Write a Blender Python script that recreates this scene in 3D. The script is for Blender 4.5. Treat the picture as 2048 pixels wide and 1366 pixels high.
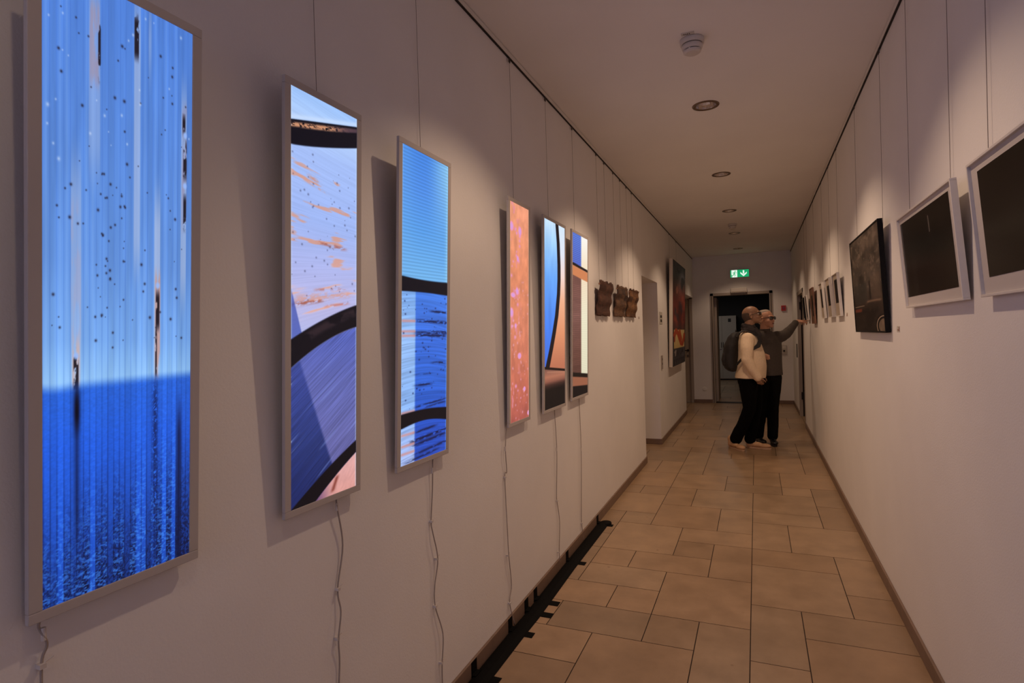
import bpy, bmesh, math, random
import numpy as np
from mathutils import Vector, Matrix, Quaternion
for _o in list(bpy.data.objects): bpy.data.objects.remove(_o)
sc = bpy.context.scene
COL = sc.collection
PI = math.pi

# ------------------------------------------------------------------ camera, world, exposure
H_EYE = 1.45
YAW, PITCH, ROLL, FPX = 0.4012, -0.0088, 0.0299, 1151.93
def camera_axes():
    cy, sy = math.cos(YAW), math.sin(YAW)
    f = Vector((-sy*math.cos(PITCH), cy*math.cos(PITCH), math.sin(PITCH)))
    r = Vector((cy, sy, 0)); u = r.cross(f)
    c, s = math.cos(ROLL), math.sin(ROLL)
    return c*r - s*u, s*r + c*u, f
_r, _u, _f = camera_axes()
cd = bpy.data.cameras.new('camera'); cam = bpy.data.objects.new('camera', cd); COL.objects.link(cam)
cd.sensor_fit = 'HORIZONTAL'; cd.sensor_width = 36.0; cd.lens = FPX/2048*36.0
cd.clip_start = 0.02; cd.clip_end = 100
m = Matrix.Identity(4)
for i in range(3):
    m[i][0] = _r[i]; m[i][1] = _u[i]; m[i][2] = -_f[i]
m.translation = Vector((0, 0, H_EYE))
cam.matrix_world = m
sc.camera = cam
w = bpy.data.worlds.new('world'); sc.world = w; w.use_nodes = True
w.node_tree.nodes['Background'].inputs['Color'].default_value = (0.004, 0.004, 0.005, 1)
w.node_tree.nodes['Background'].inputs['Strength'].default_value = 1.0
sc.view_settings.view_transform = 'Standard'
try: sc.view_settings.look = 'None'
except Exception: pass
sc.view_settings.exposure = 0.0
sc.view_settings.gamma = 1.0
sc.view_settings.use_curve_mapping = False
DOWNLIGHT_W = [8, 8, 8, 39, 55, 48, 34, 26, 20]      # lamps from behind the camera to the far end
DOWNLIGHT_COL = (1.0, 0.70, 0.475)
FILL_GLOW = 3.2  # strength of the added glowing pane behind the camera
DOWNLIGHT_ANGLE = math.radians(114)

# ------------------------------------------------------------------ plan of the corridor
XL, XR, YE, ZC = -1.159, 0.637, 12.155, 2.932
Y0 = -4.6
LAMP_X = -0.27
LAMP_Y = [-3.31, -1.48, 0.35, 2.18, 4.02, 5.85, 7.68, 9.50, 11.33]
NICHE = (6.47, 7.57, 2.085)       # opening in the left wall
BRANCH = (10.50, YE, 2.12)        # side passage in the left wall
RDOOR = (9.36, 10.55, 2.02)       # doorway in the right wall
EDOOR = (-0.81, 0.285, 2.165)     # doorway in the end wall

# ------------------------------------------------------------------ helpers
def lin(c):
    return tuple(((v/255)/12.92 if v/255 <= 0.04045 else ((v/255+0.055)/1.055)**2.4) for v in c)
def tag(o, label=None, cat=None, group=None, kind=None):
    if label: o['label'] = label
    if cat: o['category'] = cat
    if group: o['group'] = group
    if kind: o['kind'] = kind
    return o
def empty(name, loc=(0, 0, 0), rot=(0, 0, 0), mat=None):
    o = bpy.data.objects.new(name, None); COL.objects.link(o)
    o.empty_display_size = 0.1
    if mat is not None: o.matrix_world = mat
    else:
        o.location = loc; o.rotation_euler = rot
    return o
class MB:
    def __init__(s): s.v = []; s.f = []; s.mi = []
    def add(s, vs, fs, mi=0):
        n = len(s.v); s.v += [tuple(v) for v in vs]
        s.f += [tuple(n+i for i in f) for f in fs]; s.mi += [mi]*len(fs); return s
    def box(s, a, b, mi=0, M=None):
        x0, y0, z0 = a; x1, y1, z1 = b
        vs = [(x0,y0,z0),(x1,y0,z0),(x1,y1,z0),(x0,y1,z0),(x0,y0,z1),(x1,y0,z1),(x1,y1,z1),(x0,y1,z1)]
        if M is not None: vs = [tuple(M @ Vector(v)) for v in vs]
        return s.add(vs, [(0,3,2,1),(4,5,6,7),(0,1,5,4),(1,2,6,5),(2,3,7,6),(3,0,4,7)], mi)
    def rings(s, R, closed=True, mi=0, cap=True):
        n = len(R[0]); vs = [p for r in R for p in r]; fs = []
        for k in range(len(R)-1):
            for i in range(n if closed else n-1):
                j = (i+1) % n
                fs.append((k*n+i, k*n+j, (k+1)*n+j, (k+1)*n+i))
        if cap: fs.append(tuple(range(n))[::-1]); fs.append(tuple((len(R)-1)*n+i for i in range(n)))
        return s.add(vs, fs, mi)
    def tube(s, pts, r, n=8, mi=0, cap=True):
        pts = [Vector(p) for p in pts]
        rs = r if isinstance(r, (list, tuple)) else [r]*len(pts)
        R = []; t0 = (pts[1]-pts[0]).normalized()
        a = t0.orthogonal().normalized()
        for k, p in enumerate(pts):
            t = (pts[min(k+1, len(pts)-1)] - pts[max(k-1, 0)]).normalized()
            a = (a - t*a.dot(t)).normalized(); b = t.cross(a)
            R.append([p + (a*math.cos(2*PI*i/n) + b*math.sin(2*PI*i/n))*rs[k] for i in range(n)])
        return s.rings(R, mi=mi, cap=cap)
    def lathe(s, prof, n=32, c=(0, 0, 0), mi=0, cap=True):
        R = [[(c[0]+r*math.cos(2*PI*i/n), c[1]+r*math.sin(2*PI*i/n), c[2]+z) for i in range(n)] for r, z in prof]
        return s.rings(R, mi=mi, cap=cap)
    def ell(s, c, r, q=None, nu=18, nv=12, mi=0):
        R = []
        for k in range(nv+1):
            a = PI*(k/nv) if 0 < k < nv else (0.02 if k == 0 else PI-0.02)
            R.append([])
            for i in range(nu):
                b = 2*PI*i/nu
                v = Vector((math.sin(a)*math.cos(b)*r[0], math.sin(a)*math.sin(b)*r[1], -math.cos(a)*r[2]))
                if q is not None: v = q @ v
                R[-1].append(Vector(c)+v)
        return s.rings(R, mi=mi)
    def limb(s, pts, rs, n=14):
        s.tube(pts, rs, n=n)
        for p, r in zip(pts, rs): s.ell(p, (r, r, r))
        return s
    def loft(s, secs, n=24, yaw=0.0):
        R = []
        for (x, y, z, rx, ry) in secs:
            ring = []
            for i in range(n):
                a = 2*PI*i/n; u, v = rx*math.cos(a), ry*math.sin(a)
                ring.append((x+u*math.cos(yaw)-v*math.sin(yaw), y+u*math.sin(yaw)+v*math.cos(yaw), z))
            R.append(ring)
        return s.rings(R)
    def build(s, name, mats, parent=None, M=None, smooth=False, bevel=0):
        me = bpy.data.meshes.new(name)
        vs = s.v if M is None else [tuple(M @ Vector(v)) for v in s.v]
        me.from_pydata(vs, [], s.f)
        mats = mats if isinstance(mats, (list, tuple)) else [mats]
        for mt in mats: me.materials.append(mt)
        if len(mats) > 1: me.polygons.foreach_set('material_index', s.mi)
        bm = bmesh.new(); bm.from_mesh(me)
        bmesh.ops.recalc_face_normals(bm, faces=bm.faces); bm.to_mesh(me); bm.free()
        if smooth: me.polygons.foreach_set('use_smooth', [True]*len(me.polygons))
        o = bpy.data.objects.new(name, me); COL.objects.link(o)
        if parent: o.parent = parent
        if bevel:
            b = o.modifiers.new('bevel', 'BEVEL'); b.width = bevel; b.segments = 2; b.limit_method = 'ANGLE'
        return o
def copy_tree(o, parent=None):
    c = o.copy(); COL.objects.link(c)
    if parent is not None: c.parent = parent
    for ch in list(o.children): copy_tree(ch, c)
    return c

# ------------------------------------------------------------------ materials
def mat(name, col, rough=0.6, metal=0.0, emit=None, estr=0.0, spec=0.5, noise=0.0, nscale=30.0, bump=0.0, bscale=200.0, srgb=True):
    M_ = bpy.data.materials.new(name); M_.use_nodes = True
    nt = M_.node_tree; b = nt.nodes['Principled BSDF']
    c = lin(col) if srgb else col
    b.inputs['Base Color'].default_value = (*c, 1)
    b.inputs['Roughness'].default_value = rough
    b.inputs['Metallic'].default_value = metal
    b.inputs['Specular IOR Level'].default_value = spec
    tc = nt.nodes.new('ShaderNodeTexCoord')
    if noise > 0:
        n = nt.nodes.new('ShaderNodeTexNoise'); n.inputs['Scale'].default_value = nscale; n.inputs['Detail'].default_value = 5
        nt.links.new(tc.outputs['Object'], n.inputs['Vector'])
        r = nt.nodes.new('ShaderNodeValToRGB')
        r.color_ramp.elements[0].position = 0.3; r.color_ramp.elements[1].position = 0.7
        r.color_ramp.elements[0].color = tuple(v*(1-noise) for v in c)+(1,)
        r.color_ramp.elements[1].color = tuple(min(1, v*(1+noise)) for v in c)+(1,)
        nt.links.new(n.outputs['Fac'], r.inputs['Fac']); nt.links.new(r.outputs['Color'], b.inputs['Base Color'])
    if bump > 0:
        n2 = nt.nodes.new('ShaderNodeTexNoise'); n2.inputs['Scale'].default_value = bscale; n2.inputs['Detail'].default_value = 3
        nt.links.new(tc.outputs['Object'], n2.inputs['Vector'])
        bp = nt.nodes.new('ShaderNodeBump'); bp.inputs['Strength'].default_value = bump; bp.inputs['Distance'].default_value = 0.002
        nt.links.new(n2.outputs['Fac'], bp.inputs['Height']); nt.links.new(bp.outputs['Normal'], b.inputs['Normal'])
    if emit is not None:
        b.inputs['Emission Color'].default_value = (*lin(emit), 1); b.inputs['Emission Strength'].default_value = estr
    return M_
def attr_mat(name, rough=0.5, emission=False, strength=1.0, spec=0.3, base=None):
    M_ = bpy.data.materials.new(name); M_.use_nodes = True
    nt = M_.node_tree; b = nt.nodes['Principled BSDF']
    a = nt.nodes.new('ShaderNodeAttribute'); a.attribute_name = 'art'
    b.inputs['Roughness'].default_value = rough; b.inputs['Specular IOR Level'].default_value = spec
    if emission:
        b.inputs['Base Color'].default_value = (0.02, 0.02, 0.02, 1)
        nt.links.new(a.outputs['Color'], b.inputs['Emission Color']); b.inputs['Emission Strength'].default_value = strength
    else:
        nt.links.new(a.outputs['Color'], b.inputs['Base Color'])
    return M_
M = {}
M['wall'] = mat('wall_paint', (240, 236, 233), 0.75, spec=0.25, noise=0.02, nscale=3, bump=0.25, bscale=160)
M['ceiling'] = mat('ceiling_paint', (243, 239, 236), 0.85, spec=0.15, noise=0.02, nscale=2, bump=0.15, bscale=120)
M['baseboard'] = mat('stone_baseboard', (128, 104, 88), 0.5, noise=0.12, nscale=12)
M['grout'] = mat('grout', (52, 38, 30), 0.9)
M['rail'] = mat('rail_paint', (232, 226, 218), 0.5)
M['slot'] = mat('rail_slot', (38, 32, 28), 0.8)
M['frame_white'] = mat('panel_frame_white', (196, 188, 184), 0.45, spec=0.3)
M['wood_white'] = mat('white_frame_wood', (226, 220, 214), 0.55, noise=0.02, nscale=40)
M['mat_board'] = mat('mat_board', (206, 198, 192), 0.8)
M['black_frame'] = mat('black_frame_lacquer', (12, 10, 10), 0.6, spec=0.2)
M['brown_frame'] = mat('brown_frame_wood', (150, 108, 84), 0.5, noise=0.15, nscale=20)
M['wire'] = mat('steel_wire', (120, 106, 98), 0.5, metal=0.3)
M['hook'] = mat('hook_metal', (72, 62, 56), 0.5, metal=0.5)
M['cord'] = mat('pale_cord', (168, 154, 142), 0.55)
M['clip'] = mat('clip_plastic', (215, 206, 198), 0.5)
M['tape'] = mat('black_tape', (6, 5, 5), 0.75, spec=0.12, bump=0.5, bscale=30)
M['steel'] = mat('door_frame_paint', (170, 156, 144), 0.5)
M['dark_edge'] = mat('dark_seal', (40, 30, 26), 0.7)
M['door'] = mat('door_leaf_paint', (176, 160, 145), 0.55, noise=0.03, nscale=6)
M['handle'] = mat('handle_metal', (120, 112, 104), 0.3, metal=0.9)
M['dark'] = mat('dark_plastic', (30, 26, 24), 0.5)
M['detector'] = mat('detector_plastic', (214, 206, 198), 0.5)
M['reflector'] = mat('lamp_reflector', (225, 215, 205), 0.22, metal=1.0)
M['trim'] = mat('lamp_trim', (120, 100, 84), 0.35, metal=0.8)
M['bulb'] = mat('lamp_bulb', (255, 220, 180), 0.5, emit=(255, 215, 170), estr=9.0)
M['plaque'] = mat('plaque_white', (205, 198, 188), 0.5)
M['print_red'] = mat('print_red_brown', (140, 60, 45), 0.7)
M['red'] = mat('alarm_red', (190, 40, 30), 0.45)
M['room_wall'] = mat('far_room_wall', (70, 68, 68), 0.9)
M['room_white'] = mat('far_room_door', (196, 184, 172), 0.6)

# floor stone: colour of each tile from a face attribute, veins and specks in the stone
def stone_mat():
    M_ = bpy.data.materials.new('limestone_tiles'); M_.use_nodes = True
    nt = M_.node_tree; b = nt.nodes['Principled BSDF']; N = nt.nodes.new; L = nt.links.new
    a = N('ShaderNodeAttribute'); a.attribute_name = 'tone'
    tc = N('ShaderNodeTexCoord')
    n1 = N('ShaderNodeTexNoise'); n1.inputs['Scale'].default_value = 5; n1.inputs['Detail'].default_value = 8; n1.inputs['Roughness'].default_value = 0.6
    L(tc.outputs['Object'], n1.inputs['Vector'])
    r1 = N('ShaderNodeValToRGB'); r1.color_ramp.elements[0].position = 0.32; r1.color_ramp.elements[1].position = 0.7
    r1.color_ramp.elements[0].color = (0.80, 0.78, 0.76, 1); r1.color_ramp.elements[1].color = (1.08, 1.06, 1.04, 1)
    L(n1.outputs['Fac'], r1.inputs['Fac'])
    mx = N('ShaderNodeMix'); mx.data_type = 'RGBA'; mx.blend_type = 'MULTIPLY'; mx.inputs[0].default_value = 1
    L(a.outputs['Color'], mx.inputs[6]); L(r1.outputs['Color'], mx.inputs[7])
    vo = N('ShaderNodeTexVoronoi'); vo.inputs['Scale'].default_value = 9
    L(tc.outputs['Object'], vo.inputs['Vector'])
    r2 = N('ShaderNodeValToRGB'); r2.color_ramp.elements[0].position = 0.03; r2.color_ramp.elements[1].position = 0.10
    r2.color_ramp.elements[0].color = (0.62, 0.55, 0.5, 1); r2.color_ramp.elements[1].color = (1, 1, 1, 1)
    L(vo.outputs['Distance'], r2.inputs['Fac'])
    n3 = N('ShaderNodeTexNoise'); n3.inputs['Scale'].default_value = 2.5
    L(tc.outputs['Object'], n3.inputs['Vector'])
    r3 = N('ShaderNodeValToRGB'); r3.color_ramp.elements[0].position = 0.5; r3.color_ramp.elements[1].position = 0.62
    L(n3.outputs['Fac'], r3.inputs['Fac'])
    mx2 = N('ShaderNodeMix'); mx2.data_type = 'RGBA'; mx2.blend_type = 'MULTIPLY'
    L(r3.outputs['Color'], mx2.inputs[0]); L(mx.outputs[2], mx2.inputs[6]); L(r2.outputs['Color'], mx2.inputs[7])
    L(mx2.outputs[2], b.inputs['Base Color'])
    b.inputs['Roughness'].default_value = 0.3; b.inputs['Specular IOR Level'].default_value = 0.45
    r4 = N('ShaderNodeMapRange'); r4.inputs['To Min'].default_value = 0.22; r4.inputs['To Max'].default_value = 0.42
    L(n1.outputs['Fac'], r4.inputs['Value']); L(r4.outputs['Result'], b.inputs['Roughness'])
    return M_
M['stone'] = stone_mat()

# ------------------------------------------------------------------ floor: traced tile layout
GX, GY = 0.2365, 0.28
def gx(i): return -0.059 + GX*i
def gy(j): return 2.70 + GY*j
VS = {-4: [(2,7),(0,1),(12,14),(9,10)], -3: [(1,2),(3,4),(-2,0),(6,16)],
      -2: [(0,3),(4,6),(8,10),(12,16)], -1: [(-2,1),(3,5),(6,8),(10,12),(15,16)],
      0: [(-2,10),(11,16)], 1: [(10,13),(5,7),(-2,2)], 2: [(7,11),(2,5),(13,16)]}
HS = {-1: [(-5,-3)], 0: [(-5,-1),(0,1)], 1: [(-5,0),(1,3)], 2: [(-5,-2),(0,3)], 3: [(-4,0),(2,3)],
      4: [(-5,-1),(0,2)], 5: [(-5,-4),(-2,3)], 6: [(-4,0)], 7: [(-5,-3),(0,3)], 8: [(-3,2)],
      9: [(-5,-3),(2,3)], 10: [(-5,2)], 11: [(-1,3)], 12: [(-5,0)], 13: [(0,3)],
      14: [(-5,-3)], 15: [(-2,0)]}
rng = random.Random(5)
def tiles():
    out = []; used = set()
    vb = {(i, j) for i, l in VS.items() for a, b in l for j in range(a, b)}
    hb = {(i, j) for j, l in HS.items() for a, b in l for i in range(a, b)}
    J0, J1, I0, I1 = -2, 16, -5, 3
    for j in range(J0, J1):
        for i in range(I0, I1):
            if (i, j) in used: continue
            comp = []; st = [(i, j)]; used.add((i, j))
            while st:
                a, b = st.pop(); comp.append((a, b))
                for na, nb, wall in ((a+1, b, (a+1, b) in vb), (a-1, b, (a, b) in vb), (a, b+1, (a, b+1) in hb), (a, b-1, (a, b) in hb)):
                    if not wall and I0 <= na < I1 and J0 <= nb < J1 and (na, nb) not in used:
                        used.add((na, nb)); st.append((na, nb))
            xs = [c[0] for c in comp]; ys = [c[1] for c in comp]
            out.append((min(xs), min(ys), max(xs)+1, max(ys)+1, len(comp)))
    known = [t[:4] for t in out]
    bad = [t for t in out if (t[2]-t[0])*(t[3]-t[1]) != t[4]]
    if bad: print('TILES not rectangular:', bad)
    occ = {(i, j) for i in range(I0, I1) for j in range(J0, J1)}
    sizes = [(2,2),(3,2),(2,1),(2,3),(3,1),(1,1),(1,2),(2,1)]
    for j in range(-27, 60):
        for i in range(-13, 5):
            if (i, j) in occ: continue
            rng.shuffle(sizes)
            for sx, sy in sizes+[(1,1)]:
                cells = [(i+a, j+b) for a in range(sx) for b in range(sy)]
                if all(c not in occ and c[0] < 5 and (c[0] < 3 or i >= 3) for c in cells):
                    occ.update(cells); known.append((i, j, i+sx, j+sy)); break
    return known
def build_floor():
    vs = []; fs = []; mi = []; tone = []
    g = 0.0023
    base = np.array(lin((167, 140, 112)))
    for (i0, j0, i1, j1) in tiles():
        x0, x1, y0, y1 = gx(i0)+g, gx(i1)-g, gy(j0)+g, gy(j1)-g
        n = len(vs); vs += [(x0,y0,0),(x1,y0,0),(x1,y1,0),(x0,y1,0)]
        fs.append((n, n+1, n+2, n+3)); mi.append(0)
        k = rng.uniform(0.86, 1.12); h = rng.uniform(-0.03, 0.03)
        tone += [tuple(base*k*np.array([1+h, 1, 1-h]))+(1,)]*4
        n = len(vs); z = -0.004
        vs += [(x0,y0,z),(x1,y0,z),(x1,y1,z),(x0,y1,z)]
        fs += [(n-4, n-3, n+1, n), (n-3, n-2, n+2, n+1), (n-2, n-1, n+3, n+2), (n-1, n-4, n, n+3)]
        mi += [0]*4; tone += [tuple(base*0.8)+(1,)]*16
    X0, X1, YY0, YY1 = gx(-13), gx(5), gy(-27), gy(62)
    n = len(vs); vs += [(X0,YY0,-0.0035),(X1,YY0,-0.0035),(X1,YY1,-0.0035),(X0,YY1,-0.0035)]
    fs.append((n, n+1, n+2, n+3)); mi.append(1); tone += [(0.05,0.03,0.02,1)]*4
    me = bpy.data.meshes.new('floor'); me.from_pydata(vs, [], fs)
    me.materials.append(M['stone']); me.materials.append(M['grout'])
    me.polygons.foreach_set('material_index', mi)
    ca = me.color_attributes.new('tone', 'FLOAT_COLOR', 'CORNER')
    ca.data.foreach_set('color', np.array(tone, dtype=np.float32).ravel())
    o = bpy.data.objects.new('floor', me); COL.objects.link(o); tag(o, 'beige limestone floor of mixed rectangular slabs', None, None, 'structure')
build_floor()

# ------------------------------------------------------------------ walls, ceiling, baseboards
def struct(name, mb, mt, **k):
    o = mb.build(name, mt, **k); o['kind'] = 'structure'; return o
T = 0.32
b = MB()
b.box((XL-T, Y0, 0), (XL, NICHE[0], ZC)); b.box((XL-T, NICHE[0], NICHE[2]), (XL, NICHE[1], ZC))
b.box((XL-T, NICHE[1], 0), (XL, BRANCH[0], ZC)); b.box((XL-T, BRANCH[0], BRANCH[2]), (XL, YE, ZC))
struct('wall_left', b, M['wall'])
b = MB()
b.box((XR, Y0, 0), (XR+T, RDOOR[0], ZC)); b.box((XR, RDOOR[0], RDOOR[2]), (XR+T, RDOOR[1], ZC)); b.box((XR, RDOOR[1], 0), (XR+T, YE+0.2, ZC))
struct('wall_right', b, M['wall'])
b = MB()
SD = (-2.16, -1.225, 2.10)     # door of the side passage, set in the end wall
b.box((-3.2, YE, 0), (SD[0], YE+0.2, ZC)); b.box((SD[0], YE, SD[2]), (SD[1], YE+0.2, ZC))
b.box((SD[1], YE, 0), (EDOOR[0], YE+0.2, ZC)); b.box((EDOOR[0], YE, EDOOR[2]), (EDOOR[1], YE+0.2, ZC)); b.box((EDOOR[1], YE, 0), (XR, YE+0.2, ZC))
struct('wall_end', b, M['wall'])
b = MB(); b.box((XL-T, Y0-0.2, 0), (XR+T, Y0, 0.9)); b.box((XL-T, Y0-0.2, 2.5), (XR+T, Y0, ZC)); b.box((XL-T, Y0-0.2, 0.9), (-0.95, Y0, 2.5)); b.box((0.45, Y0-0.2, 0.9), (XR+T, Y0, 2.5)); struct('wall_behind', b, M['wall'])
b = MB(); b.box((-0.95, Y0-0.12, 0.9), (-0.9, Y0-0.06, 2.5)); b.box((0.4, Y0-0.12, 0.9), (0.45, Y0-0.06, 2.5)); b.box((-0.95, Y0-0.12, 0.9), (0.45, Y0-0.06, 0.95)); b.box((-0.95, Y0-0.12, 2.45), (0.45, Y0-0.06, 2.5)); b.box((-0.28, Y0-0.12, 0.9), (-0.22, Y0-0.06, 2.5))
wo = struct('added_fill_window_1', b, M['rail'])  # invented window out of view, holds the added pane for cool fill light
MB().box((-0.92, Y0-0.10, 0.93), (0.42, Y0-0.095, 2.47)).build('fill_light_pane', mat('fill_pane', (120, 130, 160), 0.3, emit=(190, 200, 255), estr=FILL_GLOW), wo)  # glowing sheet added as bluish fill, no known source there
b = MB()
b.box((-3.2, BRANCH[0]-0.2, 0), (XL-T, BRANCH[0], 2.6)); b.box((-3.4, BRANCH[0]-0.2, 0), (-3.2, YE+0.2, 2.6)); b.box((-3.4, BRANCH[0]-0.2, 2.5), (XL-T, YE, 2.6))
struct('wall_passage', b, M['wall'])
# back of the niche: lift doors
b = MB(); b.box((XL-T-0.06, NICHE[0]-0.1, 0), (XL-T, NICHE[1]+0.1, 2.2)); o = struct('door_1', b, M['steel'])
o2 = MB().box((XL-T, (NICHE[0]+NICHE[1])/2-0.004, 0.01), (XL-T+0.002, (NICHE[0]+NICHE[1])/2+0.004, 2.08)).build('door_seam', M['dark_edge'], o)

# ceiling with round cut-outs for the downlights
b = MB(); hs = 0.12; R = 0.078; n = 32
ys = sorted(LAMP_Y); xa, xb = LAMP_X-hs, LAMP_X+hs
b.box((XL-T, Y0-0.2, ZC+0.12), (XR+T, YE+0.2, ZC+0.16))
b.add([(XL-T,Y0-0.2,ZC),(xa,Y0-0.2,ZC),(xa,YE+0.2,ZC),(XL-T,YE+0.2,ZC)], [(0,1,2,3)])
b.add([(xb,Y0-0.2,ZC),(XR+T,Y0-0.2,ZC),(XR+T,YE+0.2,ZC),(xb,YE+0.2,ZC)], [(0,1,2,3)])
prev = Y0-0.2
for y in ys:
    b.add([(xa,prev,ZC),(xb,prev,ZC),(xb,y-hs,ZC),(xa,y-hs,ZC)], [(0,1,2,3)])
    inner = []; outer = []
    for i in range(n):
        a = 2*PI*i/n; c, s = math.cos(a), math.sin(a); k = hs/max(abs(c), abs(s))
        inner.append((LAMP_X+R*c, y+R*s, ZC)); outer.append((LAMP_X+k*c, y+k*s, ZC))
    b.rings([inner, outer], cap=False)
    prev = y+hs
b.add([(xa,prev,ZC),(xb,prev,ZC),(xb,YE+0.2,ZC),(xa,YE+0.2,ZC)], [(0,1,2,3)])
struct('ceiling', b, M['ceiling'])

BH, BT = 0.07, 0.012
b = MB()
b.box((XL, Y0, 0), (XL+BT, NICHE[0]+0.0, BH)); b.box((XL, NICHE[1]-BT, 0), (XL+BT, BRANCH[0], BH)); b.box((XL-T, NICHE[1]-BT, 0), (XL, NICHE[1], BH))
b.box((XL-T, NICHE[0], 0), (XL, NICHE[0]+BT, BH)); b.box((XL-T, BRANCH[0], 0), (XL, BRANCH[0]+BT, BH))
struct('baseboard_left', b, M['baseboard'], bevel=0.002)
b = MB(); b.box((XR-BT, Y0, 0), (XR, RDOOR[0]-0.02, BH)); b.box((XR-BT, RDOOR[1]+0.05, 0), (XR, YE, BH)); struct('baseboard_right', b, M['baseboard'], bevel=0.002)
b = MB(); b.box((SD[1]+0.035, YE-BT, 0), (EDOOR[0]-0.02, YE, BH)); b.box((EDOOR[1]+0.02, YE-BT, 0), (XR-BT, YE, BH)); struct('baseboard_end', b, M['baseboard'], bevel=0.002)

# picture rails right under the ceiling
for side, x, s in (('left', XL, 1), ('right', XR, -1)):
    b = MB()
    xs = sorted((x, x+s*0.012)); b.box((xs[0], Y0, 2.906), (xs[1], YE, ZC-0.003), 0)
    xs = sorted((x, x+s*0.010)); b.box((xs[0], Y0, 2.902), (xs[1], YE, 2.906), 1)
    tag(b.build('picture_rail', [M['rail'], M['slot']]), 'pale metal hanging rail along the top of the %s corridor wall, %s' % (side, 'above the glowing lightboxes' if s > 0 else 'above the framed pictures'), 'rail')

# ------------------------------------------------------------------ downlights
def make_downlight(y):
    root = empty('recessed_downlight', (LAMP_X, y, ZC))
    MB().lathe([(0.064, -0.001), (0.084, -0.001), (0.086, 0.0), (0.084, -0.0045), (0.068, -0.005), (0.064, -0.001)], cap=False).build('trim_ring', M['trim'], root, smooth=True)
    n = 16; prof = [(0.068, -0.003), (0.062, 0.025), (0.050, 0.055), (0.036, 0.08), (0.022, 0.092)]
    b = MB()
    for k in range(len(prof)-1):       # faceted mirror
        (r0, z0), (r1, z1) = prof[k], prof[k+1]
        for i in range(n):
            a0, a1 = 2*PI*i/n, 2*PI*(i+1)/n
            b.add([(r0*math.cos(a0), r0*math.sin(a0), z0), (r0*math.cos(a1), r0*math.sin(a1), z0), (r1*math.cos(a1), r1*math.sin(a1), z1), (r1*math.cos(a0), r1*math.sin(a0), z1)], [(0,1,2,3)])
    b.lathe([(0.0221, 0.092), (0.001, 0.094)], n=16)
    b.build('reflector', M['reflector'], root)
    MB().lathe([(0.004, 0.093), (0.014, 0.09), (0.016, 0.078), (0.010, 0.068), (0.002, 0.066)], n=16).build('bulb', M['bulb'], root, smooth=True)
    ld = bpy.data.lights.new('spot', 'SPOT'); ld.energy = DOWNLIGHT_W[LAMP_Y.index(y)]; ld.color = DOWNLIGHT_COL
    ld.spot_size = DOWNLIGHT_ANGLE; ld.spot_blend = 0.50; ld.shadow_soft_size = 0.028
    lo = bpy.data.objects.new('lamp_light', ld); COL.objects.link(lo); lo.parent = root; lo.location = (0, 0, 0.012)
    return root
DL = ['round recessed downlight in the ceiling, nearest to the camera, beside the large smoke detector',
      'round recessed downlight in the ceiling, second one visible down the corridor',
      'round recessed downlight in the ceiling just before the far smoke detector',
      'round recessed downlight in the ceiling just beyond the far smoke detector',
      'small round recessed downlight in the ceiling closest to the exit sign']
UNSEEN = ['round ceiling downlight at the unseen rear end of the corridor', 'round ceiling downlight second from the unseen rear end of the corridor', 'round ceiling downlight above the first lightbox', 'round ceiling downlight between the third and fourth lightboxes']
k = 0
for y in LAMP_Y:
    r = make_downlight(y)
    if y > 3.5: tag(r, DL[k], 'ceiling light', 'recessed downlights along the corridor ceiling'); k += 1
    else: tag(r, UNSEEN[LAMP_Y.index(y)], 'ceiling light', 'recessed downlights along the corridor ceiling')

# smoke detectors
def make_detector(loc, label, plate):
    root = empty('smoke_detector', loc); tag(root, label, 'smoke detector', 'smoke detectors on the ceiling')
    MB().lathe([(0.052, 0), (0.053, -0.006), (0.052, -0.022), (0.047, -0.024)], n=40).build('base', M['detector'], root, smooth=True)
    MB().lathe([(0.045, -0.024), (0.045, -0.027)], n=40).build('gap_ring', M['dark'], root)
    b = MB().lathe([(0.046, -0.027), (0.046, -0.038), (0.042, -0.046), (0.039, -0.048)], n=40); b.build('body', M['detector'], root, smooth=True)
    MB().lathe([(0.036, -0.048), (0.036, -0.052)], n=40).build('sensor_slot', M['dark'], root)
    b = MB().lathe([(0.040, -0.052), (0.038, -0.058), (0.030, -0.063), (0.002, -0.0645)], n=40)
    for i in range(5):
        a = 2*PI*i/5+0.4; b.box((-0.003, 0.033, -0.054), (0.003, 0.039, -0.046), 0, Matrix.Rotation(a, 4, 'Z'))
    b.build('cap', M['detector'], root, smooth=False)
    if plate:
        p = MB().box((-0.040, -0.079, -0.003), (0.016, -0.055, 0)).build('number_plate', M['plaque'], root, bevel=0.002); p['label'] = 'small printed tag'
        d = MB()
        for i, x in enumerate((-0.029, -0.021, -0.014, -0.006)):
            d.box((x, -0.072, -0.0034), (x+0.003, -0.061, -0.003))
            d.box((x, -0.0625 if i % 2 else -0.072, -0.0034), (x+0.005, -0.061 if i % 2 else -0.0705, -0.003))
        d.build('plate_print', M['dark'], p)
    root.scale = (1.12, 1.12, 1.12)
    return root
d1 = make_detector((-0.265, 3.085, ZC), 'white round smoke detector on the ceiling, large and near, with a small number tag', True)
d2 = make_detector((-0.27, 8.66, ZC), 'small far white smoke detector on the ceiling between two distant downlights', False)

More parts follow.
